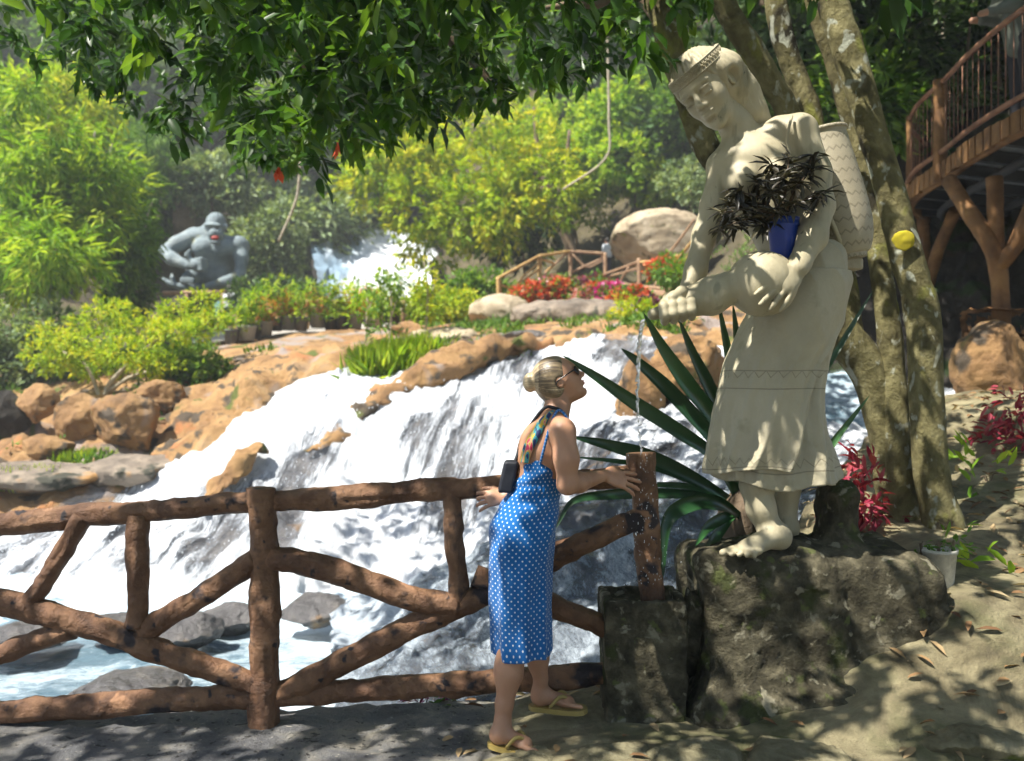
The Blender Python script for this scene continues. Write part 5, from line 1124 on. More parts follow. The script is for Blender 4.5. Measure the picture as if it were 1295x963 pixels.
# greek key relief on the band
mb = MB()
for k in range(26):
    th = -1.5 + k * .135
    def pt(a, h): return qq(-.055, 0, .315) + math.cos(a) * (.415 * SH + .0065) * f + math.sin(a) * (.355 * SH + .0065) * s_ + u * (h * .030 - .02 * math.cos(a))
    for (a0, h0, a1, h1) in ((0, -.5, 0, .5), (0, .5, .085, .5), (.085, .5, .085, -.2), (.085, -.2, .04, -.2), (.04, -.2, .04, .15)):
        mb.tube([pt(th + a0, h0), pt(th + a1, h1)], .0028, 4)
mb.build('key_pattern', M_stat, hb)
# blouse straps and skirt
mb = MB(); mb.tube([Z_(990, 158, -.13), Z_(984, 175, -.155), Z_(982, 195, -.155), Z_(990, 225, -.15)], .006, 8, sub=6); mb.build('carrying_strap', M_stat, stat)
rows_ = [(306, 987, 1056, .135), (314, 984, 1066, .155), (328, 979, 1071, .175), (360, 968, 1072.5, .19), (400, 950, 1065, .20), (432, 934, 1058, .20), (462, 922, 1052, .20), (506, 911, 1048, .205), (545, 904, 1053, .215), (576, 897, 1061, .225), (605, 900, 1067, .235)]
sec = [(Z_((l + r_) / 2, y)[0], YS + .03, Z_(0, y)[2], sr((r_ - l) / 2), d_) for y, l, r_, d_ in rows_]
def sfold(th, v):
    g_ = sstep(.15, 1, v)
    cr = lambda x: 1 - 2 * np.abs(np.sin(x / 2)) ** .8
    return g_ * (-.012 + .020 * cr(th * 6 - 7 * (1 - v)) + .011 * cr(th * 13 - 9 * (1 - v) + 1) + .004 * np.sin(th * 29 + 3 * v)) + .005 * cr(th * 9 - v * 22) * (1 - g_)
M_skirt, t, b, N, L = nmat('skirt_stone'); v = coords(t)
L(mixc(t, ramp(t, nz(t, v, 7, 6), [(.60, 0.), (.68, .6)]), ramp(t, nz(t, v, 3.2, 6), [(.25, (.32, .285, .19)), (.75, (.49, .44, .31))]), (.30, .27, .17)), b.inputs['Base Color'])
b.inputs['Roughness'].default_value = .55
sp = N('ShaderNodeSeparateXYZ'); L(coords(t, 'UV'), sp.inputs[0])
def zig(t, U, Vv, period, amp_, v0, wd):
    tri = mth(t, 'MULTIPLY', mth(t, 'ABSOLUTE', mth(t, 'SUBTRACT', mth(t, 'FRACT', mth(t, 'DIVIDE', U, period)), .5)), 2 * amp_)
    dd = mth(t, 'ABSOLUTE', mth(t, 'SUBTRACT', mth(t, 'SUBTRACT', Vv, v0), tri)); return mth(t, 'LESS_THAN', dd, wd)
zz = None
for v0, pr_, am in ((Z_(0, 478)[2], .06, .03), (Z_(0, 478)[2], -.06, .03), (Z_(0, 470)[2], .5, .004), (Z_(0, 492)[2], .5, .004), (Z_(0, 585)[2], .045, .03), (Z_(0, 590)[2], .5, .004)):
    z_ = zig(t, sp.outputs[0], sp.outputs[1], pr_, am, v0, .0022); zz = z_ if zz is None else mth(t, 'MAXIMUM', zz, z_)
bump(t, b, mth(t, 'SUBTRACT', mth(t, 'MULTIPLY', nz(t, v, 40, 6), .35), mth(t, 'MULTIPLY', zz, .8)), 1., .012); pc_ = b.inputs['Base Color'].links[0].from_socket; L(mixc(t, mth(t, 'MULTIPLY', zz, .6), pc_, (.15, .13, .08)), b.inputs['Base Color'])
V, Q, uv, m, n = loft(sec, 220, 12, sfold); Vg = V.reshape(m, n, 3); hem = sstep(.88, 1, np.linspace(0, 1, m))[:, None]; th = np.arange(n) / n * 6.283
xr = (Vg[..., 0] - Z_(985, 0)[0]) / .3; Vg[..., 2] += hem * (-.03 * np.clip(1 - xr ** 2, 0, 1) + .012 * np.sin(th * 5 + .5)[None] + .05 * np.clip(-xr - .6, 0, 1))
o = obj('skirt', Vg.reshape(-1, 3), Q, M_skirt, stat, uv=uv); md = o.modifiers.new('thick', 'SOLIDIFY'); md.thickness = .014
# overlapping wrap panel: front-left part, its free edge runs from the hip down to the left
rows_ = [(345, 974, 1073, .187), (362, 967, 1074, .195), (400, 949, 1066, .207), (432, 932, 1060, .208), (462, 919, 1052, .207), (506, 907, 1048, .214), (545, 899, 1053, .225), (575, 893, 1059, .234), (594, 892, 1062, .24)]
sec = [(Z_((l + r_) / 2, y)[0], YS + .03, Z_(0, y)[2], sr((r_ - l) / 2) + .010, d_ + .012) for y, l, r_, d_ in rows_]
s2 = crm(np.array(sec), 12); m = len(s2); n = 150; VV = np.zeros((m, n, 3)); uv = np.zeros((m, n, 2))
t0 = math.pi * .62; vs = np.linspace(0, 1, m); e = np.interp(vs, [0, .25, .6, 1], [6.05, 5.75, 5.2, 4.78])
for i in range(m):
    th = np.linspace(t0, e[i], n); v_ = vs[i] * .95 + .05
    tail = np.clip((th - (e[i] - .12)) / .12, 0, 1)
    off = sfold(th, v_) * .8 - .010 * tail ** 3 * 0 + .016 * np.exp(-((th - e[i] + .05) / .06) ** 2) * sstep(.1, .5, vs[i])
    VV[i, :, 0] = s2[i, 0] + (s2[i, 3] + off) * np.cos(th); VV[i, :, 1] = s2[i, 1] + (s2[i, 4] + off) * np.sin(th)
    VV[i, :, 2] = s2[i, 2] + sstep(.85, 1, vs[i]) * .018 * np.sin(th * 3 + 1); uv[i, :, 0] = th * .28; uv[i, :, 1] = s2[i, 2]
V, Q, _ = grid(VV); o = obj('wrap_panel', V, Q, M_skirt, stat, uv=uv.reshape(-1, 2)); md = o.modifiers.new('thick', 'SOLIDIFY'); md.thickness = .016; md.offset = 1
# waist roll
# back basket
bs = empty('basket', Z_(1075, 335, .12), None, None); bs.location = [float(a) for a in Z_(1080, 335, .12) - wloc(stat)]; bs.parent = stat
M_bask, t, b, N, L = nmat('basket_stone'); v = coords(t)
L(mixc(t, ramp(t, nz(t, v, 7, 6), [(.58, 0.), (.68, .6)]), ramp(t, nz(t, v, 3.2, 6), [(.25, (.30, .26, .18)), (.75, (.44, .39, .28))]), (.26, .22, .14)), b.inputs['Base Color']); b.inputs['Roughness'].default_value = .6
sp = N('ShaderNodeSeparateXYZ'); L(coords(t, 'UV'), sp.inputs[0])
tri = mth(t, 'MULTIPLY', mth(t, 'ABSOLUTE', mth(t, 'SUBTRACT', mth(t, 'FRACT', mth(t, 'DIVIDE', sp.outputs[0], .034)), .5)), .034)
rw = mth(t, 'FRACT', mth(t, 'DIVIDE', mth(t, 'SUBTRACT', sp.outputs[1], tri), .055)); ln_ = mth(t, 'LESS_THAN', mth(t, 'ABSOLUTE', mth(t, 'SUBTRACT', rw, .5)), .09)
bump(t, b, mth(t, 'SUBTRACT', mth(t, 'MULTIPLY', nz(t, v, 45, 6), .12), mth(t, 'MULTIPLY', ln_, .9)), 1., .014); pc_ = b.inputs['Base Color'].links[0].from_socket; L(mixc(t, mth(t, 'MULTIPLY', ln_, .5), pc_, (.15, .13, .08)), b.inputs['Base Color'])
ax0 = Z_(1056, 158, .14); ax1 = Z_(1084, 318, .12); ax_ = unit(ax0 - ax1); sx_ = unit(np.cross([0, 1, 0], ax_)); sy_ = np.cross(ax_, sx_)
prof = [(-.022, .0), (-.022, .085), (.0, .088), (.005, .10), (.06, .125), (.16, .137), (.30, .128), (.44, .112), (.56, .098), (.575, .106), (.585, .106), (.59, .100), (.57, .088), (.50, .088)]
n = 90; th = np.arange(n) / n * 6.2832; pp = []; 
for h_, r_ in prof: pp.append(ax1 + ax_ * (h_ - .0) + (np.cos(th) * r_)[:, None] * sx_ + (np.sin(th) * r_)[:, None] * sy_)
cp = np.stack([crm(np.stack(pp)[1:10, k], 5) for k in range(n)], 1); allr = np.concatenate([np.stack(pp)[:1], cp, np.stack(pp)[10:]]); m = len(allr)
i = np.arange(m - 1)[:, None] * n; j = np.arange(n)[None]; j2 = (j + 1) % n; Q = np.stack([i + j, i + j2, i + n + j2, i + n + j], -1).reshape(-1, 4)
uvb = np.stack([np.broadcast_to(th * .115, (m, n)), np.broadcast_to(((allr - ax1) @ ax_)[:, :1], (m, n))], -1).reshape(-1, 2)
obj('basket_body', allr.reshape(-1, 3), Q, M_bask, bs, uv=uvb)
s = rough_box('basket_foot', ax1 - ax_ * .045, (.10, .10, .055), None, seg=14, amp=.002, seed=4); V, Q = s.mesh(); obj('basket_foot', V, Q, M_bask, bs)
mb = MB(); mb.tube([Z_(1040, 250, .02), Z_(1056, 290, .0), Z_(1076, 325, .06)], .011, 8, sub=5); mb.build('basket_strap', M_stat, bs)

# held plant in a blue pot
pp_ = empty('potted_plant', Z_(978, 345, -.1), 'dark purple leaved plant in a blue pot cradled in the arm of the cream statue', 'potted plant')
c = Z_(976, 0, -.16); z0, z1 = Z_(0, 338)[2], Z_(0, 285)[2]
V, Q, uv, m, n = loft([(c[0], c[1], z0, .001, .001), (c[0], c[1], z0 + .002, .045, .045), (c[0], c[1], z0 + .02, .05, .05), (c[0], c[1], z1 - .02, .064, .064), (c[0], c[1], z1, .070, .070), (c[0], c[1], z1, .063, .063), (c[0], c[1], z1 - .03, .07, .07), (c[0], c[1], z1 - .03, .001, .001)], 40, 1)
obj('pot', V, Q[:, ::-1], M_blue, pp_)
g = np.random.default_rng(3); st_ends = []
for tip, dep in [((978, 215), -.22), ((1003, 230), -.24), ((1012, 262), -.26), ((960, 222), -.2), ((938, 245), -.25), ((915, 260), -.28), ((896, 285), -.3), ((890, 305), -.32), ((925, 290), -.3), ((950, 262), -.3), ((985, 250), -.3), ((905, 275), -.24), ((968, 240), -.28), ((940, 300), -.3), ((930, 270), -.22), ((1010, 212), -.2), ((955, 285), -.33), ((975, 275), -.32), ((912, 300), -.26)]:
    b0 = Z_(974, 290, -.17); e_ = Z_(*tip, dep); mid = (b0 + e_) / 2 + [0, -.02, .03]
    mb = MB(); mb.tube([b0, mid, e_], [.006, .0045, .003], 6, sub=4); mb.build('stem', M_bark, pp_); st_ends += [(mid * .5 + e_ * .5, 4), (e_, 12), (e_ * .8 + mid * .2, 6)]
C_, D_ = [], []
for e_, k in st_ends:
    dd = rdir(k, g); dd[:, 2] = dd[:, 2] * .5 - .12; C_.append(np.repeat([e_], k, 0) + rdir(k, g) * .012); D_.append(dd)
C_, D_ = np.concatenate(C_), np.concatenate(D_); V, T = leaves(C_, D_, np.array([0, -.4, 1.]) + .4 * rdir(len(C_), g), .045 + .06 * g.random(len(C_)), .021, LEAF_L)
obj('foliage', V, T, M_purple, pp_, tint=np.repeat(g.random(len(C_)), 8))
# ------------------------------------------------------------------ water pouring from the gourd over the fence post
M_wat, t, b, N, L = nmat('clear_water'); b.inputs['Base Color'].default_value = (.9, .93, .95, 1); b.inputs['Roughness'].default_value = .05
b.inputs['Transmission Weight'].default_value = .75; b.inputs['IOR'].default_value = 1.33
g = np.random.default_rng(2); mb = MB()
strm = np.array([P(813, 404, 3.68), P(809, 425, 3.69), P(807, 460, 3.70), P(806, 500, 3.71), P(808, 540, 3.72), P(811, 574, 3.73)])
S = Sculpt(strm.min(0) - .04, strm.max(0) + .04, .0028); c = crm(strm, 14)
for i in range(len(c) - 1):
    r = .0050 * (1 - .5 * i / len(c)) * (.7 + .6 * g.random()) * (0 if (i > 50 and g.random() < .3) else 1)
    a = c[i] + g.normal(size=3) * .0035; e_ = c[i + 1] + g.normal(size=3) * .0035
    if r > 0: S.cap(a, e_, r, r * .8, .006)
    if i < 40: S.cap(c[i] + [.007, 0, 0], c[i + 1] + [.009 * g.random(), 0, 0], .0028, .0028, .004)
root = empty('water_jet', P(811, 574, 3.73), 'thin broken stream of clear water falling from the gourd onto the fence post and splashing', 'water jet')
S.build('stream', M_wat, root, .002, 60, 3)
V0, T0 = ico(2); V, T = [], []
for k in range(150):
    y = g.uniform(575, 740); w_ = 10 + 10 * math.exp(-((y - 690) / 40) ** 2); x = 817 + g.normal() * w_; Y = 3.725 - abs(g.normal()) * .04
    r = g.uniform(.0004, .0014) ; V.append(V0 * [r, r, r * g.uniform(1.5, 5)] + P(x, y, Y)); T.append(T0 + len(V0) * k)
M_spray, t, b, N, L = nmat('white_spray'); b.inputs['Base Color'].default_value = (.8, .84, .88, 1); b.inputs['Roughness'].default_value = .3
o = obj('spray', np.concatenate(V), np.concatenate(T), M_spray, root); tag(o, kind='stuff')
# spray over the cascade: small drops thrown clear of the sheet
n = 3200; gx_ = g.integers(0, gr_shape[1], n); gy_ = g.integers(40, gr_shape[0] - 30, n)
base_ = casc[gy_, gx_]; nn_ = casc_n[gy_, gx_]; c = base_ + nn_ * (np.abs(g.normal(size=n)) * .12 + .05)[:, None] + g.normal(size=(n, 3)) * .04
r = g.uniform(.003, .009, n); V0, T0 = ico(1)
V = (c[:, None] + V0[None] * (r[:, None] * np.array([1, 1, 1.6]))[:, None]).reshape(-1, 3); T = (np.arange(n)[:, None, None] * len(V0) + T0[None]).reshape(-1, 3)
tag(obj('cascade_spray', V, T, M_spray), 'white water drops flying over the cascade', 'spray', kind='stuff')

# ------------------------------------------------------------------ ape statue
YG = 30.
def Gp(x, y, d=0.): return np.array([(200 + x / 6.42 - CX) / F * YG, YG + d, HC - (250 + y / 6.42 - CY) / F * YG])
def gr_(n): return n / 6.42 / F * YG
M_ape = surf('blue_grey_concrete', [(.3, (.10, .13, .145)), (.55, (.21, .26, .28)), (.75, (.34, .38, .38))], 1.6, .75, 10, .03, .8, spots=[((.26, .27, .17), 1.1, .60)])
ape = empty('ape_statue', Gp(470, 780), 'huge blue grey ape statue with a red mouth and raised fist', 'statue')
S = Sculpt(Gp(20, 800, -1.7), Gp(800, 100, 1.2), .035)
S.ell(Gp(470, 430, .25), (gr_(190), .8, gr_(150)), None, .2); S.ell(Gp(420, 600, .45), (gr_(190), .8, gr_(170)), None, .2)
S.ell(Gp(320, 320, .1), (gr_(95), .5, gr_(75)), None, .2); S.ell(Gp(650, 390, .1), (gr_(80), .5, gr_(80)), None, .2)
S.ell(Gp(400, 420, -.35), (gr_(95), .35, gr_(75)), None, .12); S.ell(Gp(560, 430, -.35), (gr_(85), .35, gr_(75)), None, .12)
S.chain([Gp(290, 320, 0), Gp(180, 390, -.3), Gp(95, 465, -.5)], [gr_(75), gr_(62), gr_(48)], .1); S.chain([Gp(95, 465, -.5), Gp(200, 530, -.9), Gp(345, 590, -1.1)], [gr_(50), gr_(52), gr_(34)], .08)
S.ell(Gp(430, 585, -1.15), (gr_(68), .3, gr_(58)), None, .08)
for i in range(4): S.chain([Gp(420, 548 + i * 26, -1.3), Gp(470, 545 + i * 27, -1.42), Gp(492, 556 + i * 26, -1.25)], [gr_(15), gr_(16), gr_(14)], .025)
S.chain([Gp(380, 560, -1.2), Gp(345, 510, -1.25), Gp(368, 478, -1.25)], [gr_(24), gr_(20), gr_(17)], .05)
S.chain([Gp(665, 400, 0), Gp(690, 500, -.2), Gp(690, 630, -.35)], [gr_(72), gr_(56), gr_(42)], .1); S.chain([Gp(690, 640, -.35), Gp(600, 700, -.7), Gp(470, 745, -.9)], [gr_(44), gr_(38), gr_(26)], .08)
S.chain([Gp(330, 620, -.2), Gp(310, 680, -.6), Gp(320, 700, -.8)], [gr_(80), gr_(60), gr_(30)], .1)
S.chain([Gp(420, 750, -.8), Gp(300, 755, -1.0), Gp(200, 735, -1.1)], [gr_(30), gr_(30), gr_(22)], .06)
for a_, b_ in ((150, 680), (215, 660), (180, 700)): S.chain([Gp(230, 740, -1.1), Gp(a_ + 5, b_ + 25, -1.15), Gp(a_, b_, -1.1)], [gr_(20), gr_(15), gr_(12)], .03)
for i in range(3): S.chain([Gp(290, 690 + i * 12, -1.1), Gp(390, 695 + i * 14, -1.2)], [gr_(14), gr_(11)], .02)
# head
S.ell(Gp(495, 235, -.35), (gr_(78), .42, gr_(90)), None, .1); S.ell(Gp(500, 185, -.3), (gr_(58), .3, gr_(45)), None, .1); S.ell(Gp(520, 330, -.65), (gr_(62), .3, gr_(58)), None, .1)
S.ell(Gp(505, 258, -.76), (gr_(74), .14, gr_(17)), None, .05); S.ell(Gp(520, 312, -.86), (gr_(26), .10, gr_(13)), None, .05)
S.chain([Gp(410, 250, 0), Gp(395, 320, -.05)], [gr_(50), gr_(60)], .2)
for x in (482, 538): S.ell(Gp(x, 283, -.80), (gr_(17), .10, gr_(11)), None, .03, True)
S.ell(Gp(532, 362, -.98), (gr_(38), .16, gr_(20)), None, .03, True); S.ell(Gp(532, 396, -.82), (gr_(44), .14, gr_(12)), None, .08)
for x in (425, 580): S.ell(Gp(x, 255, -.4), (gr_(16), .1, gr_(22)), None, .04)
S.build('body', M_ape, ape, .02, 3, 5)
V, T = ICO3; obj('mouth', V * [gr_(30), .06, gr_(18)] + Gp(534, 363, -.90), T, flat('red_mouth', (.32, .03, .02), .5), ape)
for x in (482, 538): obj('eye', V * [gr_(9), .04, gr_(6)] + Gp(x, 284, -.74), T, flat('pale_eye', (.02, .02, .02), .3), ape)
bpx('boulder', 262, 405, 31, 116, 74, M_dark_cliff, 31, 'dark rock plinth under the ape statue', rough=.1)
bpx('rock_pillar', 148, 320, 27, 62, 110, M_grey_rock, 32, 'weathered pinkish rock pillar in the bushes left of the ape statue', rough=.2)
bpx('rock_pillar', 232, 282, 34, 26, 70, M_grey_rock, 33, 'pale grey rock pillar directly behind the left shoulder of the ape statue', rough=.2)
# small carved figure arm / dead branch on the rock
mb = MB(); mb.tube([P(98, 350, 24), P(115, 348, 24), P(135, 340, 24), P(153, 332, 24)], [.05, .10, .07, .03], 8, .02, 3, 4, 6)
tag(mb.build('driftwood', M_pale), 'pale bare driftwood branch sticking out left of the ape statue', 'branch')
# dark hut with brown posts behind the ape feet
hut = empty('lookout_hut', P(225, 400, 28), 'small hut with reddish brown posts below the ape statue', 'hut')
for x in (236, 282): mb = MB(); mb.tube([P(x, 436, 28), P(x, 372, 28)], .07, 8); mb.build('post', M_logb, hut)
mb = MB(); mb.tube([P(206, 371, 28), P(286, 370, 28)], .07, 8); mb.build('roof_beam', M_logb, hut)

# ------------------------------------------------------------------ people in the distance
def figure(px, py_feet, Y, h, face, shirt, legs, label, hair=(.02, .015, .012), arm=0, lean=0):
    base = P(px, py_feet, Y); root = empty('person', base, label, 'person'); k = h / 1.7
    f_ = np.array([math.cos(face), math.sin(face), 0]); sd = np.array([-f_[1], f_[0], 0]); up = np.array([0, 0, 1.])
    def q(a, b_, c): return base + k * (a * f_ + b_ * sd + c * up)
    S = Sculpt(base - [.6 * k, .6 * k, .02], base + np.array([.6, .6, 1.8]) * k, .022 * k)
    S.ell(q(0, 0, 1.22), (.17 * k, .17 * k, .26 * k), None, .05); S.ell(q(0, 0, .95), (.16 * k, .16 * k, .14 * k), None, .05); S.cap(q(0, 0, 1.4), q(.02, 0, 1.55), .06 * k, .055 * k)
    S.ell(q(.02, 0, 1.60), (.09 * k, .085 * k, .115 * k), None, .02); S.cap(q(.10, 0, 1.60), q(.115, 0, 1.585), .02 * k, .018 * k, .01)
    for s in (-1, 1):
        S.chain([q(0, .17 * s, 1.40), q(-.02 + arm * .12, .23 * s, 1.12), q(.12 + arm * .2, .20 * s, .90 + arm * .12)], [.055 * k, .045 * k, .032 * k], .03); S.ell(q(.16 + arm * .22, .19 * s, .85 + arm * .14), (.04 * k, .04 * k, .06 * k))
        S.chain([q(0, .09 * s, .92), q(.02, .10 * s, .50), q(-.01, .10 * s, .08)], [.09 * k, .065 * k, .045 * k], .03); S.cap(q(-.03, .10 * s, .04), q(.16, .11 * s, .03), .04 * k, .03 * k)
    S.build('body', M_skin, root)
    S = Sculpt(base - [.6 * k, .6 * k, .02], base + np.array([.6, .6, 1.8]) * k, .022 * k)
    S.ell(q(0, 0, 1.22), (.20 * k, .20 * k, .28 * k), None, .05); S.ell(q(0, 0, 1.0), (.19 * k, .19 * k, .14 * k), None, .05)
    for s in (-1, 1): S.chain([q(0, .15 * s, 1.40), q(-.02 + arm * .1, .23 * s, 1.16)], [.075 * k, .07 * k], .03)
    S.build('shirt', flat('cloth', shirt, .8, .2), root)
    S = Sculpt(base - [.6 * k, .6 * k, .02], base + np.array([.6, .6, 1.8]) * k, .022 * k)
    S.ell(q(0, 0, .92), (.175 * k, .175 * k, .12 * k), None, .05)
    for s in (-1, 1): S.chain([q(0, .09 * s, .90), q(.02, .10 * s, .50), q(-.01, .10 * s, .14)], [.11 * k, .085 * k, .07 * k], .03)
    S.build('trousers', flat('trouser_cloth', legs, .8, .2), root)
    S = Sculpt(q(0, 0, 1.6) - .2, q(0, 0, 1.6) + .2, .012); S.ell(q(-.01, 0, 1.63), (.1 * k, .095 * k, .11 * k)); S.ell(q(.12, 0, 1.57), (.1 * k, .12 * k, .11 * k), None, .01, True); S.build('hair', flat('dark_hair', hair, .6), root)
    return root
figure(249, 447, 30.5, 1.65, 1.2, (.42, .34, .30), (.10, .22, .42), 'distant visitor in light blue trousers at the left end of the potted plants')
figure(290, 424, 28, 1.55, 1.6, (.78, .80, .82), (.05, .06, .08), 'distant visitor in a plain white shirt below the ape statue, taller of the pair', arm=.6)
figure(306, 424, 28.5, 1.4, 1.5, (.52, .68, .78), (.08, .08, .10), 'distant visitor in a pale blue shirt below the ape statue, smaller of the pair', arm=.6)
figure(277, 432, 29, 1.5, .4, (.12, .25, .28), (.05, .05, .06), 'distant visitor in dark teal left of the white shirt below the ape statue')
figure(396, 417, 31, 1.2, -1.2, (.80, .78, .76), (.06, .05, .06), 'small distant visitor in white beside the orange walkway post, among the potted plants')
figure(768, 356, 31, 1.5, 2.2, (.62, .66, .74), (.05, .05, .08), 'distant visitor in a white and grey shirt on the rustic bridge')
# visitor on the raised walkway: leaning on the handrail, face hidden under a pale hat
vz = 3.96
vp = np.array([5.05, 8.75, vz]); pr_ = empty('person', vp, 'visitor in a grey long sleeved jacket and pale hat leaning on the curved walkway rail', 'person')
S = Sculpt(vp - [.75, .6, .0], vp + [.5, .5, 1.75], .016)
def q(a, b_, c): return vp + np.array([a, b_, c])
S.chain([q(0, 0, .9), q(-.06, -.02, 1.15), q(-.16, -.05, 1.36)], [.14, .14, .13], .05); S.cap(q(-.18, -.05, 1.42), q(-.27, -.09, 1.50), .055, .055); S.ell(q(-.31, -.10, 1.56), (.09, .085, .115), None, .02)
for s in (-1, 1): S.chain([q(-.16, -.05 + .17 * s, 1.38), q(-.28, -.14 + .17 * s, 1.12), q(-.55, -.16 + .08 * s, 1.06)], [.06, .05, .03], .03); S.chain([q(0, .09 * s, .92), q(.02, .1 * s, .48), q(0, .1 * s, .06)], [.1, .07, .045], .03)
S.build('body', M_skin, pr_)
S = Sculpt(vp - [.75, .6, .0], vp + [.5, .5, 1.75], .016); S.chain([q(0, 0, .88), q(-.06, -.02, 1.15), q(-.16, -.05, 1.36)], [.17, .17, .155], .05)
for s in (-1, 1): S.chain([q(-.16, -.05 + .17 * s, 1.38), q(-.28, -.14 + .17 * s, 1.12), q(-.46, -.16 + .10 * s, 1.08)], [.08, .068, .05], .03)
S.build('jacket', flat('grey_green_cloth', (.13, .14, .11), .8), pr_)
S = Sculpt(vp - [.75, .6, .02], vp + [.5, .5, 1.75], .016); S.ell(q(0, 0, .9), (.17, .17, .13), None, .05); [S.chain([q(0, .09 * s, .9), q(.02, .1 * s, .48), q(0, .1 * s, .08)], [.12, .09, .07], .03) for s in (-1, 1)]
S.build('trousers', flat('black_cloth', (.015, .015, .02), .8), pr_)
S = Sculpt(q(-.31, -.1, 1.6) - .22, q(-.31, -.1, 1.6) + .22, .011); S.ell(q(-.31, -.1, 1.64), (.10, .10, .10)); S.ell(q(-.33, -.11, 1.61), (.17, .16, .018), None, .02); S.build('hat', flat('pale_hat', (.62, .60, .58), .8), pr_)

# ------------------------------------------------------------------ walkway with potted plants
V, Q, uv = grid(patch([[(236, 436, 20), (300, 431, 20.6), (360, 425, 21.2), (430, 422, 21.8), (520, 420, 22.2)], [(236, 424, 22.5), (300, 419, 23), (360, 415, 23.6), (430, 412, 24), (520, 410, 24.5)]], 6, 4))
tag(obj('walkway_path', V + [0, 0, .03], Q, surf('walkway_concrete', [(.3, (.30, .28, .25)), (.7, (.42, .40, .36))], 2, .9, 9, .02)), kind='structure')
wf = empty('walkway_fence', P(389, 415, 22.5), 'low orange brown fence along the walkway behind the potted plants', 'fence')
for x, y0, y1 in ((263, 430, 401), (300, 426, 396), (345, 420, 388), (389, 416, 377), (430, 413, 379), (470, 411, 379), (510, 410, 380)):
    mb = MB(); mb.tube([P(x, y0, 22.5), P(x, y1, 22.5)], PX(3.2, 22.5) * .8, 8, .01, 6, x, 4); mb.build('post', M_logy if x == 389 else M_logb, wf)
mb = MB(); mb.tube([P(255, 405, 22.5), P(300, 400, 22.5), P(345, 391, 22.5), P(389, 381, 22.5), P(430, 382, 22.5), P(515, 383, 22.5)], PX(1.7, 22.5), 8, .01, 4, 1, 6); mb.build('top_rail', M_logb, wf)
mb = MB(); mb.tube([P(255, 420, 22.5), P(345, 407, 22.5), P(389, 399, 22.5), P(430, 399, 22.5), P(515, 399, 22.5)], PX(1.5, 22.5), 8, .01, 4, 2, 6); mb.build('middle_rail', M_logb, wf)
pots = [(293, 437, 20, 1.0, 'g', 'd', 'tall slim dark pot with a green plant, first from the left on the rock edge'), (312, 432, 20.3, .8, 'y', 'l', 'squat pale pot with yellow leaves, second from the left on the rock edge'),
        (322, 430, 20.5, 1.15, 'g', 'd', 'dark pot with a tall green plant, third from the left on the rock edge'), (334, 426, 20.9, .8, 'r', 'l', 'pale pot with orange red leaves, fourth from the left on the rock edge'),
        (349, 420, 21.2, 1.4, 'g', 'd', 'dark pot with the tallest bright green plant, midway along the rock edge'), (364, 419, 21.5, .8, 'r', 'l', 'pale pot with reddish leaves right of the tallest bright green plant'),
        (381, 420, 21.2, 1.3, 'g', 'd', 'round dark grey pot with bushy green plant just left of the orange post'), (402, 416, 21.6, .7, 'r', 'l', 'pale trough with orange leaves just right of the orange post'),
        (419, 421, 21.4, 1.3, 'g', 'k', 'black pot with a leafy plant at the left leg of the young trees'), (433, 420, 21.4, 1.1, 'y', 'k', 'black pot with yellow green leaves under the leftmost young tree'),
        (448, 417, 21.8, .8, 'r', 'l', 'pale pot with red blooms under the young trees'), (474, 415, 21.9, .9, 'r', 'l', 'pale pot with coral blooms before the upper waterfall'), (498, 412, 22, 1.2, 'g', 'k', 'black pot with a dark green plant, rightmost of the potted row'),
        (468, 413, 23, 1.0, 'y', 'd', 'grey pot with yellow leaves half behind the coral blooms')]
M_rp = leafmat('orange_leaf', (.40, .10, .03), (.60, .22, .06), (.70, .40, .12), .4)
for i, (x, y, Y, s_k, kd, pk, lb) in enumerate(pots):
    y -= 13; root = empty('potted_plant', P(x, y + 12, Y), lb, 'potted plant', 'potted plants along the walkway'); c = P(x, y + 12, Y); hgt, rad = .34, .17 if pk != 'l' else .21
    V, Q, uv, m, n = loft([(c[0], c[1], c[2], .001, .001), (c[0], c[1], c[2], rad * .8, rad * .8), (c[0], c[1], c[2] + hgt * .85, rad, rad), (c[0], c[1], c[2] + hgt * .86, rad * 1.08, rad * 1.08), (c[0], c[1], c[2] + hgt, rad * 1.08, rad * 1.08), (c[0], c[1], c[2] + hgt - .03, rad * .9, rad * .9), (c[0], c[1], c[2] + hgt - .04, .001, .001)], 20, 1)
    obj('pot', V, Q[:, ::-1], {'d': M_pot, 'l': M_potl, 'k': flat('black_pot', (.02, .02, .022), .5)}[pk], root)
    B_ = [[c[0] + q_ * .12, c[1] + q_ * .05, c[2] + hgt + .12 + .16 * k_ * s_k, .17 * s_k ** .5, .17, .14] for k_, q_ in enumerate([0, 1, -1, 0][:3 + (s_k > 1)])]
    V, T, ti = foliage(B_, int(620 * s_k), .11, .4, .2, 30 + i, .2, 5); obj('foliage', V, T, {'g': M_lime, 'y': M_yel, 'r': M_rp}[kd], root, tint=ti)
    mb = MB(); mb.tube([c + [0, 0, hgt - .05], c + [.02, 0, hgt + .25 * s_k]], [.012, .006], 6, sub=3); mb.build('stem', M_bark, root)
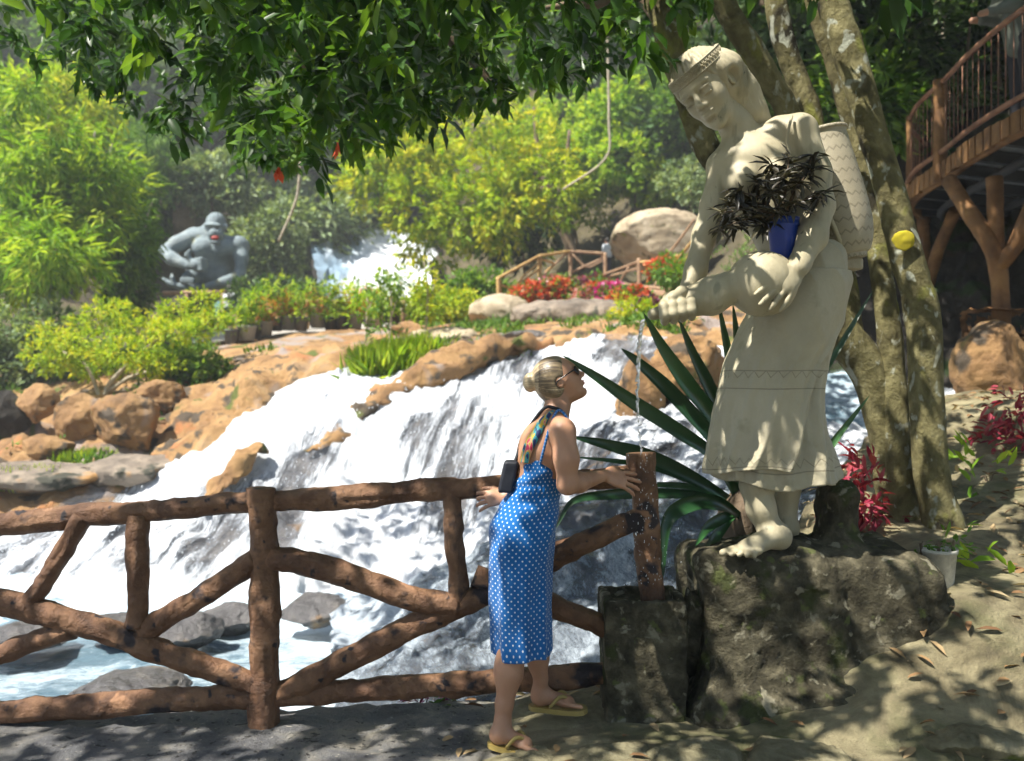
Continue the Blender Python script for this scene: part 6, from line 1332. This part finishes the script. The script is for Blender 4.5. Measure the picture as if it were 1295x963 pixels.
# flower bed
for i, (x, y, Y, w_, h_, mt, lb) in enumerate([
    (672, 372, 23.5, 24, 12, M_fl_red, 'mound of coral red flowers at the left end of the flower bed'), (692, 366, 23.6, 15, 10, M_fl_pink, 'pale violet pink flower mound between two coral mounds'), (708, 366, 23.4, 16, 11, M_fl_red, 'coral orange flower mound right of the pale pink mound'),
    (728, 364, 24, 18, 10, M_fl_vio, 'dark violet flower mound in the shade of the bridge, left one'), (752, 362, 24, 20, 10, M_fl_vio, 'dark violet flower mound in the shade of the bridge, right one'), (738, 382, 22.5, 16, 14, M_fl_pink, 'pink and white flower mound at the lower middle of the bed'),
    (757, 370, 22.6, 16, 10, M_fl_red, 'orange red flower mound left of the bright magenta mound'), (772, 372, 22.2, 14, 13, M_fl_mag, 'bright magenta flower mound in the middle of the bed'), (786, 384, 21.5, 16, 15, M_fl_red, 'coral flower mound hanging low beside the yellow green bush'),
    (806, 380, 21.4, 16, 14, M_fl_red, 'coral flower mound just left of the gourd hand of the statue'), (820, 392, 21, 16, 13, M_fl_vio, 'dark red flower mound behind the gourd mouth'), (842, 340, 22, 20, 10, M_fl_red, 'orange red flowers behind the right end of the bridge')]):
    B_ = [[*P(x + dx, y + dy, Y), PX(w_ * .6, Y), PX(w_ * .5, Y), PX(h_ * .7, Y)] for dx, dy in ((-w_ * .45, 2), (w_ * .4, 3), (0, -3))]
    root = empty('flower_clump', P(x, y + h_, Y), lb, 'flowers', 'flower clumps below the bridge')
    V, T, ti = foliage(B_, 520, .13, .5, .2, 60 + i, .3, 5); obj('foliage', V, T, M_mid, root, tint=ti)
    V, T, ti = foliage(B_, 1500, .085, .85, -.2, 80 + i, .85, 6); obj('blossom', V, T, mt, root, tint=ti)
plant('yellow_shrub', 'yellow green leafy bush spilling down below the gourd mouth of the statue', 'shrub', 808, 410, 18, [(-8, -14, 20, 14), (4, 4, 18, 16), (-12, 14, 14, 10), (18, -4, 14, 14)], 2800, .13, M_yel, 601, [[(0, 20, 2), (0, 0, 1)]])
plant('green_shrub', 'dark leafy plant on the slab edge behind the lower arm of the statue', 'shrub', 852, 348, 20, [(-4, -6, 14, 14), (8, 4, 14, 12)], 1200, .13, M_mid, 602, [[(0, 20, 2), (0, 0, 1)]])
g = np.random.default_rng(33)
for i, (x, y, Y, lb) in enumerate([(668, 402, 21, 'small green weed on the left of the flower bed wall'), (700, 418, 20, 'small lime weed low on the pale bank below the flowers'), (735, 412, 19.6, 'green creeping weed on the bank below the pink flowers'), (640, 428, 19, 'tiny weed on the grey rock at the lip of the cascade')]):
    plant('bank_weed', lb, 'weed', x, y, Y, [(-4, 0, 7, 5), (4, 0, 7, 5)], 300, .09, M_lime, 610 + i, None)
# pale rubble between the grass and the golden hedge
for i in range(16):
    x = 500 + g.uniform(0, 140); Y = g.uniform(17.5, 20.5); y = np.interp(Y, [17.5, 20.5], [452, 420]) + g.uniform(-4, 4)
    bpx('rubble_stone', x, y, Y, g.uniform(12, 26), g.uniform(8, 15), M_tan_rock if i % 3 else M_ochre, 120 + i, 'loose pale stone in the rubble between the tall grass and the golden hedge', cuts=7, group='loose stones above the cascade', tmpl=ICO3)

# ------------------------------------------------------------------ rustic bridge rail beyond the flower bed
br = empty('rustic_bridge', P(721, 362, 26), 'yellow rustic wooden bridge railing, coloured browner where shaded, with crossed braces above the flower bed', 'bridge')
def bl(name, pts, r, mat): mb = MB(); mb.tube([P(*q) for q in pts], PX(r, 26), 8, PX(r, 26) * .25, 5, int(pts[0][0]), 6); mb.build(name, mat, br)
zs = [(630, 386, 351, 24), (682, 362, 323, 25.5), (721, 356, 317, 27), (765, 362, 320, 27), (808, 366, 327, 25), (857, 352, 322, 24)]
for x, y0, y1, Y in zs: bl('post', [(x, y0, Y), (x + .5, (y0 + y1) / 2, Y), (x, y1, Y)], 2.6, M_logy if x in (630, 682, 857) else M_logb)  # posts standing in shade get the browner wood, shade put into the colour
bl('post', [(634, 385, 24.2), (631, 352, 24.2)], 2, M_logy)
for a_, b_, m_ in ((0, 1, M_logy), (1, 2, M_logy), (2, 3, M_logb)):
    bl('top_rail', [(zs[a_][0], zs[a_][2] + 1, zs[a_][3]), (zs[b_][0], zs[b_][2] + 1, zs[b_][3])], 1.9, m_)
bl('top_rail', [(765, 347, 27), (790, 338, 26), (808, 331, 25)], 1.8, M_logb); bl('top_rail', [(808, 332, 25), (857, 329, 24)], 1.8, M_logy); bl('top_rail', [(857, 328, 24), (880, 300, 23.5)], 1.8, M_logy)
bl('bottom_rail', [(632, 384, 24), (684, 351, 25.5), (721, 350, 27), (765, 355, 27)], 1.7, M_logy); bl('bottom_rail', [(765, 356, 27), (808, 362, 25), (842, 366, 24)], 1.8, M_logb)
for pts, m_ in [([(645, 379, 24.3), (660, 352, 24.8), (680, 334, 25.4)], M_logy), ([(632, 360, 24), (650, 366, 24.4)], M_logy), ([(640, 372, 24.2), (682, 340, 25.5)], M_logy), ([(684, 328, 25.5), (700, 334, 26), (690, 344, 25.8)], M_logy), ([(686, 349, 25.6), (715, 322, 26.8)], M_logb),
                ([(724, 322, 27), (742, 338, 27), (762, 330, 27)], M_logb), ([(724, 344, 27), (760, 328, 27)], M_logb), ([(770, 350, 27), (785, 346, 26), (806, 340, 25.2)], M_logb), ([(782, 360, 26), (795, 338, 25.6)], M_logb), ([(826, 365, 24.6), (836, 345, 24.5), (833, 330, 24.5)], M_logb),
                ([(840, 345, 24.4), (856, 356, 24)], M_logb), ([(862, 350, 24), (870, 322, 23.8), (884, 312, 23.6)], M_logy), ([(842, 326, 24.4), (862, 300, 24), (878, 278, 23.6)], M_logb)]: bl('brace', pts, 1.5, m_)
V, Q, uv = grid(patch([[(628, 388, 24), (684, 364, 25.5), (765, 368, 27), (860, 372, 24)], [(628, 380, 26), (684, 358, 27.5), (765, 362, 29), (860, 362, 26)]], 8, 3)); o = obj('deck', V, Q, M_logb, br); md = o.modifiers.new('thick', 'SOLIDIFY'); md.thickness = .12

# ------------------------------------------------------------------ curved raised walkway at the right
M_deck = surf('orange_brown_deck', [(.3, (.08, .038, .016)), (.55, (.21, .105, .04)), (.75, (.33, .18, .07))], 3, .75, 20, .012)
M_rust = surf('rusty_rail', [(.3, (.14, .06, .035)), (.7, (.33, .17, .10))], 5, .6, 20, .006)
M_steel = flat('dark_grey_beam', (.045, .048, .055), .6, .3, .2, 3); M_slat = flat('pale_underside_board', (.34, .35, .36), .8, .2, .2, 3)
dk = empty('curved_walkway', P(1258, 440, 9.2), 'shaded curved wooden walkway on log props with a thin rusty railing at the upper right', 'walkway')
arc = crm(np.array([P(1172, 262, 12.4), P(1156, 259, 11.7), P(1152, 251, 11.3), P(1163, 242, 10.6), P(1198, 218, 9.7), P(1231, 194, 8.9), P(1295, 166, 7.9), P(1400, 118, 6.9), P(1560, 30, 6.0)]), 7)
arc[:, 2] = 3.72; m = len(arc); tg = np.gradient(arc, axis=0); tg /= np.linalg.norm(tg, axis=1)[:, None]; nr_ = np.cross(tg, [0, 0, 1.]); nr_ *= np.where(nr_[:, :1] < 0, 1, -1)   # outward
L_ = np.concatenate([[0], np.cumsum(np.linalg.norm(np.diff(arc, axis=0), axis=1))])
def on(s): return np.array([np.interp(s, L_, arc[:, i]) for i in range(3)]), unit(np.array([np.interp(s, L_, nr_[:, i]) for i in range(3)])), unit(np.array([np.interp(s, L_, tg[:, i]) for i in range(3)]))
fas = np.stack([arc + [0, 0, -.02], arc + [0, 0, .20]], 0); V, Q, uv = grid(fas); o = obj('fascia', V, Q, M_deck, dk); md = o.modifiers.new('thick', 'SOLIDIFY'); md.thickness = .05
n_e = int(L_[-1] / .17)
for k in range(min(n_e, 56)):                                       # plank ends showing along the rim
    s0 = (k + .5) * L_[-1] / n_e; p_, n_, t_ = on(s0); wd = .06 + .02 * random.random(); hh = .10 + .03 * random.random()
    v8 = np.array([p_ + n_ * a * .5 * .045 + n_ * .035 + t_ * b_ * wd + np.array([0, 0, .09 + c_ * hh / 1.2]) for a in (-1, 1) for b_ in (-1, 1) for c_ in (-1, 1)])
    obj('plank_end', v8, [[0, 1, 3, 2], [4, 6, 7, 5], [0, 4, 5, 1], [2, 3, 7, 6], [0, 2, 6, 4], [1, 5, 7, 3]], M_deck, dk, smooth=False)
inn = arc.copy(); inn[:, 0] += 4.5; inn[:, 1] += 2.2
V, Q, uv = grid(np.stack([arc + [0, 0, .17], inn + [0, 0, .17]], 0)); o = obj('deck_floor', V, Q, M_slat, dk); md = o.modifiers.new('thick', 'SOLIDIFY'); md.thickness = .04
for k in range(9):
    s0 = .6 + k * .62; p_, n_, t_ = on(s0); mb = MB(); a_ = p_ + [.03, 0, .06]; b_ = p_ + np.array([4.2, 1.6, .06]); mb.box([0, 0, 0], [1, .07, .12]); V = mb.V[0]; d_ = b_ - a_; sx2 = unit(np.cross([0, 0, 1], d_))
    V = (a_ + b_) / 2 + V[:, :1] * d_ + V[:, 1:2] * sx2 + V[:, 2:] * np.array([0, 0, 1]); obj('joist', V, mb.Q[0], M_steel, dk, smooth=False)
for off in (.5, 1.4, 2.4):
    V = arc[4:] + [off, off * .45, -.03]; mb = MB(); mb.tube(V[::5], .06, 4, sub=3); mb.build('beam', M_steel, dk)
def rail(name, h, r, outw=.02): mb = MB(); mb.tube(arc[::3] + nr_[::3] * outw + [0, 0, h], r, 8, .004, 4, 1, 3); mb.build(name, M_rust, dk)
rail('top_rail', 1.08, .028); rail('bottom_rail', .30, .028, .04)
for k in range(44):
    p_, n_, t_ = on(.3 + k * .14); mb = MB(); mb.tube([p_ + n_ * .02 + [0, 0, .3], p_ + n_ * .02 + [0, 0, 1.07]], .005, 5); mb.build('baluster', M_rust, dk)
for x, y, Y in ((1189, 210, 9.85), (1150, 235, 11.2)):
    b0 = P(x, y, Y); b0[2] = 3.7; mb = MB(); mb.tube([b0, b0 + [0, 0, .6], b0 + [0, 0, 1.14]], .075 if x > 1180 else .04, 10, .008, 6, 3, 5); mb.build('rail_post', M_deck, dk)
for k, (pts, r_) in enumerate([([(1268, 470, 8.9), (1266, 400, 8.9), (1262, 340, 8.9), (1250, 305, 8.9), (1225, 268, 9.1), (1200, 228, 9.4)], .085), ([(1262, 340, 8.9), (1260, 290, 8.9), (1258, 224, 8.9)], .075), ([(1168, 420, 12.2), (1170, 340, 12.2), (1166, 262, 12.2)], .075), ([(1168, 400, 12.2), (1182, 330, 11.8), (1208, 266, 11.2)], .075),
                              ([(1262, 340, 8.9), (1290, 300, 8.7), (1320, 220, 8.4)], .08)]):
    mb = MB(); mb.tube([P(*q) for q in pts], r_, 12, .014, 5, k, 8); mb.build('log_prop', M_deck, dk)
s = rough_box('footing', P(1268, 440, 8.9), (.48, .48, .75), None, seg=22, amp=.05, seed=9, taper=-.25); V, Q = s.mesh(); obj('footing', V, Q, M_deck, dk)
# small fall seen right of the trunks and behind the statue
g_ = patch([[(1040, 470, 10.8), (1090, 468, 10.8), (1150, 500, 10.3), (1220, 505, 9.9), (1250, 510, 9.7)], [(1040, 520, 10), (1090, 520, 10), (1150, 530, 9.6), (1220, 530, 9.2), (1250, 535, 9)], [(1040, 600, 9.3), (1090, 600, 9.3), (1150, 580, 9), (1220, 560, 8.7), (1250, 560, 8.5)]], 10, 14)
g_ = g_ + fbm(g_.reshape(-1, 3), 2.5, 4, 9).reshape(g_.shape[:2])[..., None] * .12; V, Q, uv = grid(g_, (5, 1)); tag(obj('side_stream_water', V, Q, M_pool, tint=np.full(len(V), .62)), kind='structure')
# low green cover between the bank rocks
g = np.random.default_rng(71); Vv, Tt, Ti, nb = [], [], [], 0
ii = bank_V.reshape(-1, 3); pxs, pys = CX + F * ii[:, 0] / np.maximum(ii[:, 1], 1), CY - F * (ii[:, 2] - HC) / np.maximum(ii[:, 1], 1)
m_ = ((ii[:, 1] > 15.5) & (ii[:, 1] < 26) & (pxs > -100) & (pxs < 900) & (fbm(ii, .8, 3, 5) > .12)) | ((ii[:, 1] > 17.5) & (ii[:, 1] < 30) & (fbm(ii, .6, 3, 7) > .0)) | ((ii[:, 1] > 12.6) & (ii[:, 1] < 15) & (pxs < 260) & (fbm(ii, 1.3, 3, 5) > .3))
m_ &= ~((pxs > 270) & (pxs < 530) & (ii[:, 1] > 17.6) & (ii[:, 1] < 25))
pts = ii[m_]; pts = pts[g.choice(len(pts), min(3200, len(pts)), replace=False)]
c = np.repeat(pts, 7, 0) + g.normal(size=(len(pts) * 7, 3)) * [.09, .09, .03]; n = len(c)
V, T = leaves(c, g.normal(size=(n, 3)) * .6 + [0, 0, .9], rdir(n, g), .08 + .12 * g.random(n), .045, LEAF_S)
tag(obj('ground_cover', V, T, M_mid, tint=np.repeat(np.clip(.4 + .3 * g.normal(size=n), 0, 1), 4)), 'low green weeds growing over the rocky bank and slope', 'ground cover', kind='stuff')
# ------------------------------------------------------------------ damp air of the gorge
mb = MB(); mb.box([0, 28, 30], [156, 106, 66]); hz = mb.build('haze', M_soil, smooth=False); tag(hz, kind='stuff')
mh = bpy.data.materials.new('haze_air'); mh.use_nodes = True; th_ = mh.node_tree; th_.nodes.clear()
on_ = th_.nodes.new('ShaderNodeOutputMaterial'); pv = th_.nodes.new('ShaderNodeVolumePrincipled'); pv.inputs['Color'].default_value = (.93, .97, 1, 1); pv.inputs['Density'].default_value = .0024
pv.inputs['Anisotropy'].default_value = .2; th_.links.new(pv.outputs[0], on_.inputs['Volume']); hz.data.materials.clear(); hz.data.materials.append(mh)
SC.cycles.volume_bounces = 0
